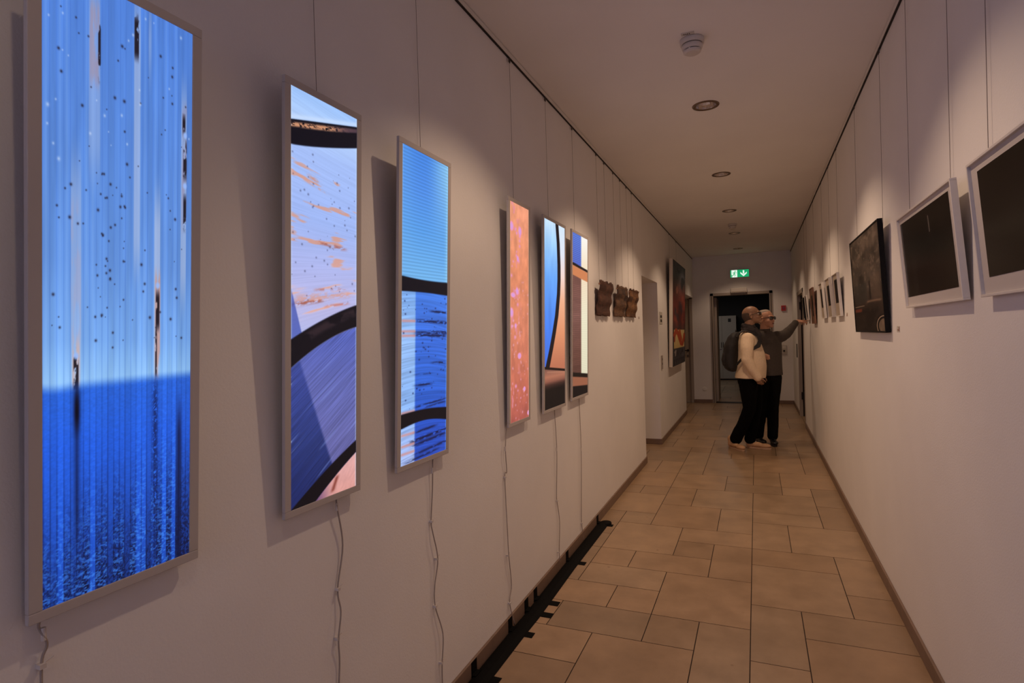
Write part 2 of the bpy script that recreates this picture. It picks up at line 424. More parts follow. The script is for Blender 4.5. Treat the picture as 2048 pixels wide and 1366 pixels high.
# ------------------------------------------------------------------ artworks as painted grids
def sm(a, b, x):
    t = np.clip((x-a)/(b-a), 0, 1); return t*t*(3-2*t)
def band(x, a, b, e=0.004): return sm(a-e, a+e, x)*(1-sm(b-e, b+e, x))
def vnoise(x, y, seed=0):
    xi = np.floor(x).astype(np.int64); yi = np.floor(y).astype(np.int64); xf = x-xi; yf = y-yi
    def h(a, b):
        n = (a*374761393 + b*668265263 + seed*1442695041) & 0xffffffff
        n = ((n ^ (n >> 13))*1274126177) & 0xffffffff
        return ((n ^ (n >> 16)) & 0xffff)/65535.0
    u = xf*xf*(3-2*xf); v = yf*yf*(3-2*yf)
    return (h(xi, yi)*(1-u)+h(xi+1, yi)*u)*(1-v)+(h(xi, yi+1)*(1-u)+h(xi+1, yi+1)*u)*v
def fbm(x, y, seed=0, o=4):
    s = 0; a = 0.5; t = 0
    for k in range(o): s = s+a*vnoise(x*2**k, y*2**k, seed+k); t += a; a *= 0.5
    return s/t
def mixc(c, col, k):
    k = np.asarray(k)[..., None]; return c*(1-k)+np.array(col, float)*k
def ramp(t, stops):
    xs = [s[0] for s in stops]
    return np.stack([np.interp(t, xs, [s[1][k] for s in stops]) for k in range(3)], -1)
def specks(c, s, t, n, seed, col, rs=0.012, rt=0.004, box=(0, 1, 0, 1), k=0.85):
    r = random.Random(seed)
    for _ in range(n):
        a, b_ = r.uniform(box[0], box[1]), r.uniform(box[2], box[3]); q = r.uniform(0.5, 1.4)
        d = ((s-a)/(rs*q))**2+((t-b_)/(rt*q))**2
        c = mixc(c, col, k*np.exp(-d*1.2)*(d < 6))
    return c
def art_grid(name, w_, h_, nx, ny, fn, mt, parent, y=0.0, x0=None, z0=0.0):
    """flat print in the local x-z plane, facing -y; fn(s, t) with t counted from the top returns 0..255 colours"""
    x0 = -w_/2 if x0 is None else x0
    S, Tt = np.meshgrid(np.linspace(0, 1, nx+1), np.linspace(0, 1, ny+1))
    c = np.clip(fn(S, Tt), 0, 255)/255
    c = np.where(c <= 0.04045, c/12.92, ((c+0.055)/1.055)**2.4)
    co = np.stack([x0+S*w_, np.full_like(S, y), z0+(1-Tt)*h_], -1).reshape(-1, 3)
    idx = np.arange((nx+1)*(ny+1)).reshape(ny+1, nx+1)
    q = np.stack([idx[1:, :-1], idx[1:, 1:], idx[:-1, 1:], idx[:-1, :-1]], -1).reshape(-1, 4)
    me = bpy.data.meshes.new(name); me.vertices.add(len(co)); me.vertices.foreach_set('co', co.astype(np.float32).ravel())
    me.loops.add(q.size); me.loops.foreach_set('vertex_index', q.astype(np.int32).ravel())
    me.polygons.add(len(q)); me.polygons.foreach_set('loop_start', np.arange(0, q.size, 4, dtype=np.int32)); me.polygons.foreach_set('loop_total', np.full(len(q), 4, dtype=np.int32))
    me.update(calc_edges=True); me.validate()
    ca = me.color_attributes.new('art', 'FLOAT_COLOR', 'POINT')
    ca.data.foreach_set('color', np.concatenate([c.reshape(-1, 3), np.ones((len(co), 1))], 1).astype(np.float32).ravel())
    me.materials.append(mt)
    o = bpy.data.objects.new(name, me); COL.objects.link(o); o.parent = parent
    return o

def art1(s, t):
    z = 1-t
    c = ramp(t, [(0, (82, 132, 222)), (0.25, (90, 138, 220)), (0.45, (100, 148, 224)), (0.58, (118, 168, 236)), (0.64, (142, 192, 246)), (1, (150, 195, 245))])
    c = c*(1+0.16*(fbm(s*26, t*7, 1)-0.5))[..., None]
    st = s*26; f = st-np.floor(st); lane = vnoise(np.floor(st), 0*st, 5)
    c = c*(0.94+0.09*lane)[..., None]
    c = mixc(c, (64, 108, 200), 0.34*np.exp(-((f-0.05)/0.09)**2)); c = mixc(c, (165, 200, 250), 0.14*np.exp(-((f-0.55)/0.16)**2)*(lane > 0.6))
    for ci, wd, a, b_, k in ((0.19, 0.03, 0.30, 0.66, 0.45), (0.30, 0.035, 0.0, 0.30, 0.4), (0.58, 0.022, 0.0, 0.45, 0.6), (0.73, 0.022, 0.33, 0.68, 0.7), (0.935, 0.022, 0.12, 0.5, 0.6), (0.67, 0.01, 0, 0.1, 0.4)):
        c = mixc(c, (176, 190, 222), k*band(s, ci-wd, ci+wd, 0.004)*band(t, a, b_, 0.06))
    rust = fbm(s*60, t*22, 9)
    for ci, wd, a, b_, kk, col in ((0.735, 0.02, 0.46, 0.66, 0.8, (196, 150, 140)), (0.19, 0.022, 0.58, 0.67, 0.8, (205, 175, 170)), (0.30, 0.03, 0.03, 0.16, 0.55, (170, 140, 150)), (0.94, 0.02, 0.14, 0.37, 0.5, (150, 130, 150)), (0.19, 0.03, 0.36, 0.58, 0.25, (190, 160, 170))):
        c = mixc(c, col, kk*band(s, ci-wd, ci+wd, 0.005)*band(t, a, b_, 0.02)*sm(0.3, 0.6, rust))
    for ci, wd, a, b_ in ((0.945, 0.014, 0.21, 0.275), (0.945, 0.012, 0.31, 0.37), (0.935, 0.012, 0.16, 0.19), (0.575, 0.016, 0.02, 0.09), (0.33, 0.008, 0.06, 0.15), (0.735, 0.014, 0.495, 0.56), (0.725, 0.006, 0.56, 0.65), (0.19, 0.015, 0.60, 0.67)):
        c = mixc(c, (22, 16, 26), 0.92*band(s, ci-wd, ci+wd, 0.004)*band(t, a, b_, 0.012)*sm(0.36, 0.5, fbm(s*50, t*60, 3)))
    for ci, ti in ((0.945, 0.195), (0.945, 0.29), (0.735, 0.482), (0.19, 0.605)):
        c = mixc(c, (150, 185, 250), 0.9*np.exp(-(((s-ci)/0.016)**2+((t-ti)/0.006)**2)**2))
    c = specks(c, s, t, 80, 4, (30, 24, 40), 0.007, 0.0022, (0.05, 0.95, 0.03, 0.6)); c = specks(c, s, t, 40, 8, (30, 24, 40), 0.006, 0.002, (0.3, 0.5, 0.3, 0.55))
    c = specks(c, s, t, 26, 12, (210, 225, 250), 0.007, 0.0025, (0.0, 1, 0.0, 0.3), 0.6)
    hz = 0.655-0.006*s+0.004*np.sin(s*14)*sm(0.3, 0, s)
    sea = ramp(t, [(0.66, (40, 100, 218)), (0.75, (34, 94, 224)), (0.88, (32, 86, 208)), (1, (26, 72, 176))])
    rip = fbm(s*110+3*np.sin(t*90), t*330, 21, 3); rip2 = fbm(s*60, t*420, 31, 3)
    sea = sea*(0.92+0.14*lane)[..., None]
    sea = mixc(sea, (14, 40, 112), (0.25+0.55*sm(0.70, 0.92, t))*np.exp(-((f-0.05)/0.16)**2))
    depth = sm(0.74, 1.02, t+0.16*(lane-0.5)+0.14*(s-0.5))
    sea = mixc(sea, (10, 18, 56), depth*(lane < 0.7)*(0.4+0.58*sm(0.42, 0.58, rip))); sea = mixc(sea, (66, 136, 236), depth*0.6*sm(0.52, 0.64, rip2)*(lane > 0.2))
    sea = sea*(0.93+0.14*rip2)[..., None]
    dl = np.exp(-((s-0.195)/0.02)**2); sea = mixc(sea, (6, 12, 40), dl*(0.95*band(t, 0.655, 0.72, 0.03)+0.5*band(t, 0.7, 0.9, 0.06)))
    sea = mixc(sea, (10, 22, 70), 0.75*np.exp(-((s-0.72)/0.02)**2)*band(t, 0.66, 1.1, 0.04)*sm(0.35, 0.6, rip+0.1))
    sea = mixc(sea, (8, 16, 50), 0.8*np.exp(-((s-0.91)/0.02)**2)*band(t, 0.72, 1.1, 0.05))
    k = sm(hz-0.012, hz+0.010, t); return c*(1-k[..., None])+sea*k[..., None]

def art2(s, t):
    tb0 = 0.078-0.057*s; ob = 0.095-0.048*s-0.010*s*s; tb1 = 0.136-0.058*s**1.2
    q2a = 0.5935-0.118*s+0.028*s*s; q2b = 0.661-0.150*s+0.052*s*s
    q3a = 1.0-0.150*s+0.024*s*s; q3b = 1.06-0.185*s+0.032*s*s
    n = fbm(s*5, t*30, 2)
    c = ramp(t, [(0, (158, 196, 252)), (0.07, (180, 208, 252)), (0.14, (166, 192, 250)), (0.3, (160, 184, 245)), (0.42, (176, 184, 238)), (0.52, (186, 184, 230)), (0.6, (178, 186, 235))])
    arc = t+0.10*s*sm(0.2, 0.6, t)-0.03*s
    ln = vnoise(s*2, arc*330, 7); c = c*(0.965+0.06*ln)[..., None]
    st = fbm(s*3+4, arc*70, 31, 3)
    c = mixc(c, (222, 150, 120), 0.75*sm(0.66, 0.80, st)*band(t, 0.15, 0.58, 0.02)*band(arc, 0.16, 0.60, 0.02)); c = mixc(c, (232, 190, 190), 0.5*sm(0.55, 0.75, st)*sm(0.35, 0.5, t))
    for (a, ww, s0, s1, col, kk) in ((0.512, 0.005, 0.0, 0.45, (150, 70, 50), 0.85), (0.50, 0.010, 0.05, 0.9, (226, 150, 120), 0.6), (0.48, 0.004, 0.35, 0.8, (190, 110, 90), 0.7), (0.345, 0.006, 0.4, 0.8, (170, 90, 70), 0.8), (0.20, 0.003, 0.15, 0.5, (225, 150, 120), 0.7), (0.185, 0.005, 0.25, 0.4, (215, 130, 90), 0.8), (0.53, 0.004, 0.5, 0.85, (200, 110, 90), 0.7)):
        c = mixc(c, col, kk*np.exp(-((arc-a-0.02*s)/ww)**2)*band(s, s0, s1, 0.08)*sm(0.3, 0.6, fbm(s*20, arc*200, 3)))
    c = specks(c, s, t, 60, 3, (60, 60, 90), 0.010, 0.0022, (0, 1, 0.13, 0.5), 0.6)
    c = mixc(c, (60, 78, 170), 0.75*(1-sm(-0.01, 0.01, s-(t-0.47)*1.35))*band(t, 0.475, 0.63, 0.015))
    C = ramp(t, [(0.55, (86, 110, 205)), (0.68, (74, 92, 190)), (0.85, (52, 70, 150)), (1, (34, 48, 118))]); arc2 = t+0.16*s
    D = ramp(t, [(0.55, (84, 100, 190)), (0.7, (98, 106, 180)), (0.85, (104, 106, 172)), (1, (96, 92, 150))])
    dg = sm(-0.02, 0.03, s-(0.14+(t-0.66)*1.75)); C = C*0.8*(1-dg[..., None])+D*dg[..., None]
    lc = vnoise(s*3, arc2*420, 11); lc2 = vnoise(s*2, arc2*110, 12); C = C*(0.85+0.25*lc)[..., None]; C = mixc(C, (130, 150, 220), 0.35*sm(0.78, 0.95, lc2))
    k = sm(q2b-0.003, q2b+0.003, t); c = c*(1-k[..., None])+C*k[..., None]
    E_ = ramp(t, [(0.88, (232, 178, 180)), (1, (222, 158, 150))]); E_ = E_*(0.93+0.12*fbm(s*20, (t+0.2*s)*120, 5))[..., None]
    E_ = mixc(E_, (90, 60, 110), 0.8*(1-sm(0.28, 0.62, s-0.6*(t-0.93))))
    E_ = mixc(E_, (120, 50, 40), 0.8*np.exp(-((s-0.62-(0.985-t)*2.2)/0.03)**2)*band(t, 0.955, 0.992, 0.006))
    k = sm(q3b-0.003, q3b+0.003, t); c = c*(1-k[..., None])+E_*k[..., None]
    k = band(t, q3a, q3b, 0.003); c = mixc(c, (10, 8, 16), k)
    k = band(t, q2a, q2b, 0.003); c = mixc(c, (10, 9, 20), k); c = mixc(c, (70, 50, 55), 0.55*band(t, q2a+0.008, q2a+0.03, 0.008)*sm(0.4, 0.6, n))
    k = band(t, tb0, tb1, 0.0025); c = mixc(c, (8, 9, 22), k); c = mixc(c, (205, 145, 110), band(t, tb0+0.007, ob, 0.004)*sm(1.0, 0.55, s)*sm(0.25, 0.5, fbm(s*30, t*300, 8))); c = mixc(c, (110, 80, 90), 0.7*band(t, tb0+0.006, ob, 0.003)*sm(0.5, 0.9, s))
    c = mixc(c, (205, 225, 255), 0.7*np.exp(-((t-tb0+0.006)/0.006)**2)*(t < tb0))
    edge = np.minimum(s, 1-s); c = mixc(c, (215, 235, 255), 0.5*np.exp(-(edge/0.012)**2)*(c.mean(-1) > 100))
    return c

def art3(s, t):
    a0, a1 = 0.405+0.018*s-0.016*s*s, 0.453-0.010*s+0.010*s*s
    b0, b1 = 0.838+0.010*s*0-0.006*np.sin(s*PI)+0.010*s, 0.884-0.014*np.sin(s*PI)+0.008*s
    c = ramp(t, [(0, (70, 140, 238)), (0.12, (82, 150, 244)), (0.25, (92, 166, 246)), (0.4, (120, 190, 250))])
    c = mixc(c, (165, 225, 255), 0.7*sm(0.45, 1.0, s)*sm(0.35, 0.0, t)); c = mixc(c, (120, 185, 250), 0.3*sm(0.35, 0.0, s))
    c = mixc(c, (150, 215, 250), 0.75*np.exp(-((1-s)/0.05)**2))
    f = t*92+s*0.5; c = c*(1-0.13*(0.5+0.5*np.cos(2*PI*f)))[..., None]
    lit = 1-sm(0.26, 0.30, s); arc = t+0.02*np.cos((s-0.4)*2.2)
    C = ramp(t, [(0.45, (70, 128, 236)), (0.6, (58, 112, 226)), (0.75, (48, 102, 214)), (0.9, (40, 84, 200)), (1, (40, 78, 190))])
    C = C*(1-lit[..., None])+ramp(t, [(0.45, (128, 178, 248)), (0.6, (150, 190, 246)), (0.8, (140, 184, 248)), (1, (170, 190, 245))])*lit[..., None]
    f2 = vnoise(s*2, arc*260, 4); C = C*(0.86+0.22*f2)[..., None]
    for y0, w_, sa, sb, k in ((0.51, 0.004, 0.62, 1, 0.9), (0.545, 0.005, 0.3, 1.0, 0.9), (0.583, 0.0045, 0.3, 1.0, 0.8), (0.592, 0.004, 0.3, 1, 0.9), (0.577, 0.003, 0.62, 1, 0.8), (0.684, 0.004, 0.68, 1, 0.85), (0.755, 0.004, 0.3, 0.65, 0.85), (0.72, 0.002, 0.3, 0.6, 0.5), (0.93, 0.006, 0.2, 1, 0.9), (0.945, 0.005, 0.25, 1, 0.8), (0.905, 0.004, 0.3, 0.75, 0.8), (0.975, 0.005, 0.3, 1, 0.75), (0.99, 0.004, 0.1, 0.8, 0.7), (0.822, 0.003, 0.3, 1.0, 0.8), (0.832, 0.003, 0.5, 1, 0.6)):
        yy = y0+0.012*(s-0.5)*(-1 if y0 > 0.8 else 0.6)
        C = mixc(C, (12, 16, 50), k*np.exp(-((t-yy)/w_)**2)*band(s, sa, sb, 0.12)*sm(0.25, 0.5, fbm(s*14, t*250, 6)))
    for y0 in (0.578, 0.592, 0.545, 0.835, 0.905, 0.94, 0.965): C = mixc(C, (214, 140, 130), 0.75*np.exp(-((t-y0)/0.0045)**2)*lit)
    C = specks(C, s, t, 70, 15, (16, 22, 70), 0.013, 0.0022, (0.02, 0.98, 0.46, 0.83), 0.8)
    k = sm(a0, a1, t); c = c*(1-k[..., None])+C*k[..., None]
    c = mixc(c, (6, 8, 22), band(t, a0, a1, 0.003)); c = mixc(c, (6, 7, 18), band(t, b0, b1, 0.003))
    edge = np.minimum(s, 1-s); c = mixc(c, (160, 205, 250), 0.45*np.exp(-(edge/0.015)**2)*(c.mean(-1) > 80))
    return c

def art4(s, t):
    c = ramp(t, [(0, (240, 158, 124)), (0.3, (226, 140, 104)), (0.6, (214, 128, 100)), (0.85, (196, 106, 86)), (1, (172, 88, 78))])
    c = c*(0.88+0.24*fbm(s*7, t*24, 3))[..., None]
    bl = fbm(s*9+3, t*26, 44, 3)
    c = mixc(c, (226, 140, 160), 0.7*sm(0.66, 0.72, bl)*sm(0.7, 0.2, s)); c = specks(c, s, t, 26, 9, (232, 150, 196), 0.045, 0.008, (0.02, 0.55, 0.1, 0.9), 0.95)
    for a, b_, ra, rb in ((0.52, 0.12, 0.09, 0.022), (0.08, 0.11, 0.1, 0.022), (0.40, 0.25, 0.06, 0.014), (0.15, 0.42, 0.12, 0.012), (0.36, 0.40, 0.07, 0.018), (0.48, 0.70, 0.10, 0.015), (0.75, 0.86, 0.07, 0.012), (0.07, 0.50, 0.10, 0.022), (0.97, 0.98, 0.06, 0.012), (0.28, 0.56, 0.06, 0.012)):
        d = ((s-a)/ra)**2+((t-b_)/rb)**2; c = mixc(c, (236, 150, 190), 0.95*sm(1.3, 0.7, d)); c = mixc(c, (214, 158, 226), 0.8*sm(0.7, 0.2, d))
    c = specks(c, s, t, 60, 19, (238, 170, 200), 0.025, 0.005, (0.02, 0.98, 0.35, 1), 0.7)
    edge = np.minimum(s, 1-s); c = mixc(c, (255, 190, 150), 0.6*np.exp(-(edge/0.02)**2)); return c

def art5(s, t):
    cx = np.interp(t, [0, 0.1, 0.22, 0.30, 0.38, 0.5, 0.6, 0.68, 0.74, 0.80], [0.60, 0.665, 0.70, 0.70, 0.675, 0.58, 0.44, 0.31, 0.20, 0.09])
    wd = np.interp(t, [0, 0.3, 0.7, 0.8], [0.075, 0.08, 0.09, 0.10])
    left = ramp(t, [(0, (205, 232, 255)), (0.12, (160, 208, 255)), (0.3, (104, 168, 250)), (0.55, (70, 130, 240)), (0.8, (60, 108, 226))])
    left = left*(0.93+0.14*fbm(s*8, t*9, 3))[..., None]
    right = ramp(t, [(0, (214, 234, 250)), (0.15, (226, 232, 246)), (0.28, (246, 216, 208)), (0.42, (240, 176, 140)), (0.6, (224, 146, 106)), (0.78, (186, 112, 84))])
    k = sm(-0.01, 0.01, s-cx); c = left*(1-k[..., None])+right*k[..., None]
    c = mixc(c, (14, 10, 20), band(s, cx-wd, cx+wd, 0.015)*(t < 0.82))
    hl = 0.782+0.03*s
    low = ramp(t, [(0.79, (128, 84, 72)), (0.83, (176, 112, 88)), (0.855, (140, 86, 70)), (0.875, (60, 36, 32)), (0.9, (14, 10, 12)), (1, (8, 8, 12))])
    low = mixc(low, (200, 140, 110), 0.5*np.exp(-((t-0.80-0.02*s)/0.004)**2)*(s > 0.1))
    k = sm(hl-0.002, hl+0.002, t); c = c*(1-k[..., None])+low*k[..., None]
    c = mixc(c, (12, 8, 12), band(t, hl-0.010, hl+0.003, 0.002)); return c

def art6(s, t):
    k = sm(0.52, 0.60, s)
    st = 0.5+0.5*np.cos(2*PI*t*86)
    L1 = ramp(t, [(0, (92, 128, 225)), (0.2, (84, 108, 208))]); L1 = L1*(0.8+0.25*st)[..., None]
    R1 = ramp(t, [(0, (250, 246, 240)), (0.2, (244, 226, 196))])
    L2 = ramp(t, [(0.25, (128, 84, 76)), (0.5, (136, 92, 84)), (0.75, (112, 72, 62)), (0.9, (90, 56, 48))]); L2 = L2*(0.82+0.3*st*fbm(s*3, t*60, 3))[..., None]
    R2 = ramp(t, [(0.25, (250, 226, 196)), (0.5, (244, 236, 206)), (0.88, (232, 226, 196))]); R2 = R2*(0.93+0.07*st)[..., None]
    a0 = 0.185+0.02*s; top = (t < a0)[..., None]
    c = np.where(top, L1*(1-k[..., None])+R1*k[..., None], L2*(1-k[..., None])+R2*k[..., None])
    c = mixc(c, (206, 128, 84), band(t, a0+0.01, 0.255+0.022*s, 0.003)); c = mixc(c, (18, 12, 16), band(t, a0-0.006, a0+0.010, 0.003))
    d0 = 0.845+0.03*s; c = mixc(c, (18, 12, 12), band(t, d0, d0+0.028, 0.004)); c = mixc(c, (150, 92, 68), band(t, d0+0.026, 0.935+0.02*s, 0.004)); c = mixc(c, (10, 8, 12), sm(0.925+0.02*s, 0.935+0.02*s, t)); return c

M['lightbox_image'] = attr_mat('backlit_print', 0.35, True, 1.0, spec=0.15)

def wall_frame(side, yc, z, off, tilt):
    """matrix of a picture: local x to the viewer's right, -y out of the wall, z up, top leaning out by tilt"""
    rz = PI/2 if side == 'L' else -PI/2
    x = XL+off if side == 'L' else XR-off
    return Matrix.Translation((x, yc, z)) @ Matrix.Rotation(rz, 4, 'Z') @ Matrix.Rotation(tilt, 4, 'X')
def hang(root, Mx, side, anchors, zrail=2.897):
    """steel wires and rail hooks; anchors = local points on the picture's back top edge"""
    inv = Mx.inverted(); sx = 1 if side == 'L' else -1
    for a in anchors:
        p = Mx @ Vector(a); xw = XL+0.010 if side == 'L' else XR-0.010
        top = Vector((xw, p.y, zrail-0.018)); low = Vector((xw, p.y, p.z-0.035))
        ob = MB().tube([p-Vector((0, 0, 0.045)), low, top], 0.0009, n=6).build('hanging_wire', M['wire'], root, M=inv)
        h = MB().box((xw-0.003, p.y-0.005, zrail-0.020), (xw+0.003, p.y+0.005, zrail+0.004)); h.tube([(xw+sx*0.003, p.y, zrail-0.016), (xw+sx*0.006, p.y-0.003, zrail-0.023), (xw, p.y, zrail-0.026)], 0.0015, n=6)
        h.build('rail_hook', M['hook'], ob, M=inv)

def make_lightbox(y0, y1, zb, zt, ftop, fn, nx, ny, label, wires, cord, border=0.019):
    fb = 0.028; h = zt-zb; tilt = math.atan((ftop-fb)/h); hh = math.hypot(h, ftop-fb); w_ = y1-y0
    Mx = wall_frame('L', (y0+y1)/2, zb, fb, tilt)
    root = empty('lightbox', mat=Mx); tag(root, label, 'lightbox', 'glowing lightboxes on the left wall')
    d = 0.011; bx = border*1.15
    f = MB()
    o_, i_ = w_/2, w_/2-bx
    f.box((-o_, 0, 0), (o_, d, border)); f.box((-o_, 0, hh-border), (o_, d, hh)); f.box((-o_, 0, border), (-i_, d, hh-border)); f.box((i_, 0, border), (o_, d, hh-border))
    f.build('frame', M['frame_white'], root, bevel=0.0015)
    MB().box((-i_, 0.004, border), (i_, 0.0105, hh-border)).build('back_plate', M['frame_white'], root)
    p = art_grid('backlit_image', 2*i_, hh-2*border, nx, ny, fn, M['lightbox_image'], root, y=0.0015, z0=border)
    hang(root, Mx, 'L', [((yy-(y0+y1)/2), 0.009, hh-0.004) for yy in wires])
    inv = Mx.inverted()
    pts = [Vector((XL+0.020, cord[0][0], cord[0][1]+0.02))]+[Vector((XL+0.010+0.004*math.sin(k_*1.7), a, z_)) for k_, (a, z_) in enumerate(cord)]
    # smooth the cord
    P_ = []
    for i in range(len(pts)-1):
        a, b_, c_, e_ = pts[max(i-1, 0)], pts[i], pts[i+1], pts[min(i+2, len(pts)-1)]
        for q in range(6):
            u = q/6; P_.append(0.5*((2*b_)+(c_-a)*u+(2*a-5*b_+4*c_-e_)*u*u+(3*b_-a-3*c_+e_)*u**3))
    P_.append(pts[-1])
    c = MB().tube(P_, 0.0024, n=8).build('power_cord', M['cord'], root, M=inv, smooth=True)
    z1 = cord[1][1]
    MB().tube([(XL+0.012, cord[1][0], z1+0.016), (XL+0.012, cord[1][0], z1-0.006)], 0.0042, n=10).build('cord_plug', M['clip'], c, M=inv)
    for a, z_ in cord[3:-1:2]:
        MB().box((XL, a-0.006, z_-0.004), (XL+0.014, a+0.004, z_+0.004)).tube([(XL+0.006, a-0.004, z_), (XL+0.012, a+0.016, z_+0.010)], 0.0012, n=6).build('cord_clip', M['clip'], c, M=inv)
    return root
ZB, ZT = 0.993, 2.134
make_lightbox(0.561, 0.880, 0.988, 2.118, 0.095, art1, 270, 900, 'nearest lightbox at far left, pale blue print with rusty streaks above deep blue', [0.72], [(0.585, 0.975), (0.591, 0.955), (0.597, 0.936), (0.589, 0.905), (0.586, 0.80), (0.592, 0.62), (0.586, 0.45), (0.59, 0.25), (0.586, 0.02)])
make_lightbox(1.131, 1.440, 0.992, 2.132, 0.077, art2, 170, 700, 'second lightbox from the left, lilac print crossed by black arcs, pink lower corner', [1.322], [(1.35, 0.987), (1.348, 0.96), (1.372, 0.843), (1.347, 0.722), (1.351, 0.654), (1.336, 0.581), (1.344, 0.507), (1.337, 0.40), (1.35, 0.25), (1.34, 0.02)])
make_lightbox(1.636, 1.992, 0.996, 2.132, 0.079, art3, 130, 560, 'third lightbox from the left, bright blue print with two black bands', [1.88], [(1.899, 0.987), (1.889, 0.944), (1.89, 0.866), (1.879, 0.758), (1.88, 0.713), (1.908, 0.605), (1.889, 0.507), (1.888, 0.43), (1.928, 0.307), (1.919, 0.198), (1.925, 0.129), (1.92, 0.01)])
make_lightbox(2.596, 2.890, 1.000, 2.138, 0.062, art4, 60, 420, 'fourth lightbox from the left, orange print speckled with pink and violet spots', [2.785], [(2.606, 0.997), (2.576, 0.895), (2.595, 0.782), (2.576, 0.761), (2.576, 0.485), (2.58, 0.374), (2.615, 0.216), (2.587, 0.135), (2.628, 0.01)])
make_lightbox(3.100, 3.524, 0.997, 2.142, 0.060, art5, 70, 380, 'fifth lightbox from the left, black curve dividing blue from orange', [3.335], [(3.343, 0.992), (3.353, 0.744), (3.339, 0.486), (3.35, 0.431), (3.372, 0.298), (3.345, 0.116), (3.38, 0.01)])
make_lightbox(3.649, 4.058, 1.010, 2.147, 0.061, art6, 50, 340, 'farthest lightbox, striped brown and cream print with an orange band near the top', [3.885], [(3.878, 0.993), (3.879, 0.643), (3.865, 0.289), (3.864, 0.133), (3.891, 0.01)])

# ------------------------------------------------------------------ cable run on the floor under the lightboxes
b = MB(); x0, x1 = XL+0.013, -1.066
Rr = []
for y, dx in [(Y0+0.5, 0), (0.5, 0.0), (2.2, 0.0), (2.6, 0.002), (2.75, 0.006), (2.92, 0.004), (3.4, -0.002), (4.2, 0.0), (4.30, 0.0)]:
    a, c = x0+dx*0.5, x1+dx
    Rr.append([(a, y, 0.001), (a+0.006, y, 0.012), (a+0.022, y, 0.014), ((a+c)/2+0.012, y, 0.013), (c-0.012, y, 0.006), (c, y, 0.001)])
b.rings(Rr)
run = b.build('cable_cover', M['tape']); tag(run, 'long black cable cover taped to the floor along the foot of the left wall', 'cable cover')
MB().lathe([(0.001, 0.0005), (0.044, 0.0005), (0.042, 0.009), (0.025, 0.013), (0.001, 0.013)], n=20).build('end_cap', M['tape'], run, M=Matrix.Translation((-1.092, 4.30, 0)) @ Matrix.Diagonal((1, 1.3, 1, 1)), smooth=True)
for y, xo, wd in ((4.265, -1.028, 0.048), (3.50, -1.026, 0.050), (2.925, -1.012, 0.050), (2.79, -1.004, 0.050), (2.575, -1.026, 0.048), (2.18, -1.028, 0.05), (1.7, -1.03, 0.05)):
    t_ = MB().box((x1-0.03, y-wd/2, 0.0006), (xo, y+wd/2, 0.0026))
    t_.box((XL+BT, y-wd/2, 0.0), (XL+BT+0.002, y+wd/2, BH*0.98)); t_.box((XL+BT, y-wd/2, 0.0), (x0+0.02, y+wd/2, 0.0175))
    t_.build('tape_strip', M['tape'], run)

# ------------------------------------------------------------------ pictures on the left wall: three wooden reliefs and the tall painting
def wood_mat(i, base):
    M_ = bpy.data.materials.new('carved_wood_%s' % 'abc'[i]); M_.use_nodes = True
    nt = M_.node_tree; b_ = nt.nodes['Principled BSDF']; N = nt.nodes.new; L = nt.links.new
    tc = N('ShaderNodeTexCoord'); mp = N('ShaderNodeMapping'); mp.inputs['Scale'].default_value = (1/0.15, 1, 1/0.055); mp.inputs['Location'].default_value = (0.31+i*3.1, 0.2, 0.37+i)
    L(tc.outputs['Object'], mp.inputs['Vector'])
    br = N('ShaderNodeTexWhiteNoise'); br.noise_dimensions = '2D'
    fl = N('ShaderNodeVectorMath'); fl.operation = 'FLOOR'; L(mp.outputs['Vector'], fl.inputs[0])
    sx = N('ShaderNodeSeparateXYZ'); L(fl.outputs[0], sx.inputs[0]); cx_ = N('ShaderNodeCombineXYZ'); L(sx.outputs['X'], cx_.inputs['X']); L(sx.outputs['Z'], cx_.inputs['Y'])
    L(cx_.outputs[0], br.inputs['Vector'])
    r = N('ShaderNodeValToRGB'); r.color_ramp.elements[0].color = (*lin(base[0]), 1); r.color_ramp.elements[1].color = (*lin(base[1]), 1)
    L(br.outputs['Value'], r.inputs['Fac'])
    n = N('ShaderNodeTexNoise'); n.inputs['Scale'].default_value = 14; n.inputs['Detail'].default_value = 6
    mp2 = N('ShaderNodeMapping'); mp2.inputs['Scale'].default_value = (1, 1, 5); L(tc.outputs['Object'], mp2.inputs['Vector']); L(mp2.outputs['Vector'], n.inputs['Vector'])
    r2 = N('ShaderNodeValToRGB'); r2.color_ramp.elements[0].color = (0.45, 0.42, 0.4, 1); r2.color_ramp.elements[1].color = (1.2, 1.2, 1.2, 1); r2.color_ramp.elements[0].position = 0.3; r2.color_ramp.elements[1].position = 0.7
    L(n.outputs['Fac'], r2.inputs['Fac'])
    mx = N('ShaderNodeMix'); mx.data_type = 'RGBA'; mx.blend_type = 'MULTIPLY'; mx.inputs[0].default_value = 1
    L(r.outputs['Color'], mx.inputs[6]); L(r2.outputs['Color'], mx.inputs[7]); L(mx.outputs[2], b_.inputs['Base Color']); b_.inputs['Roughness'].default_value = 0.6
    return M_
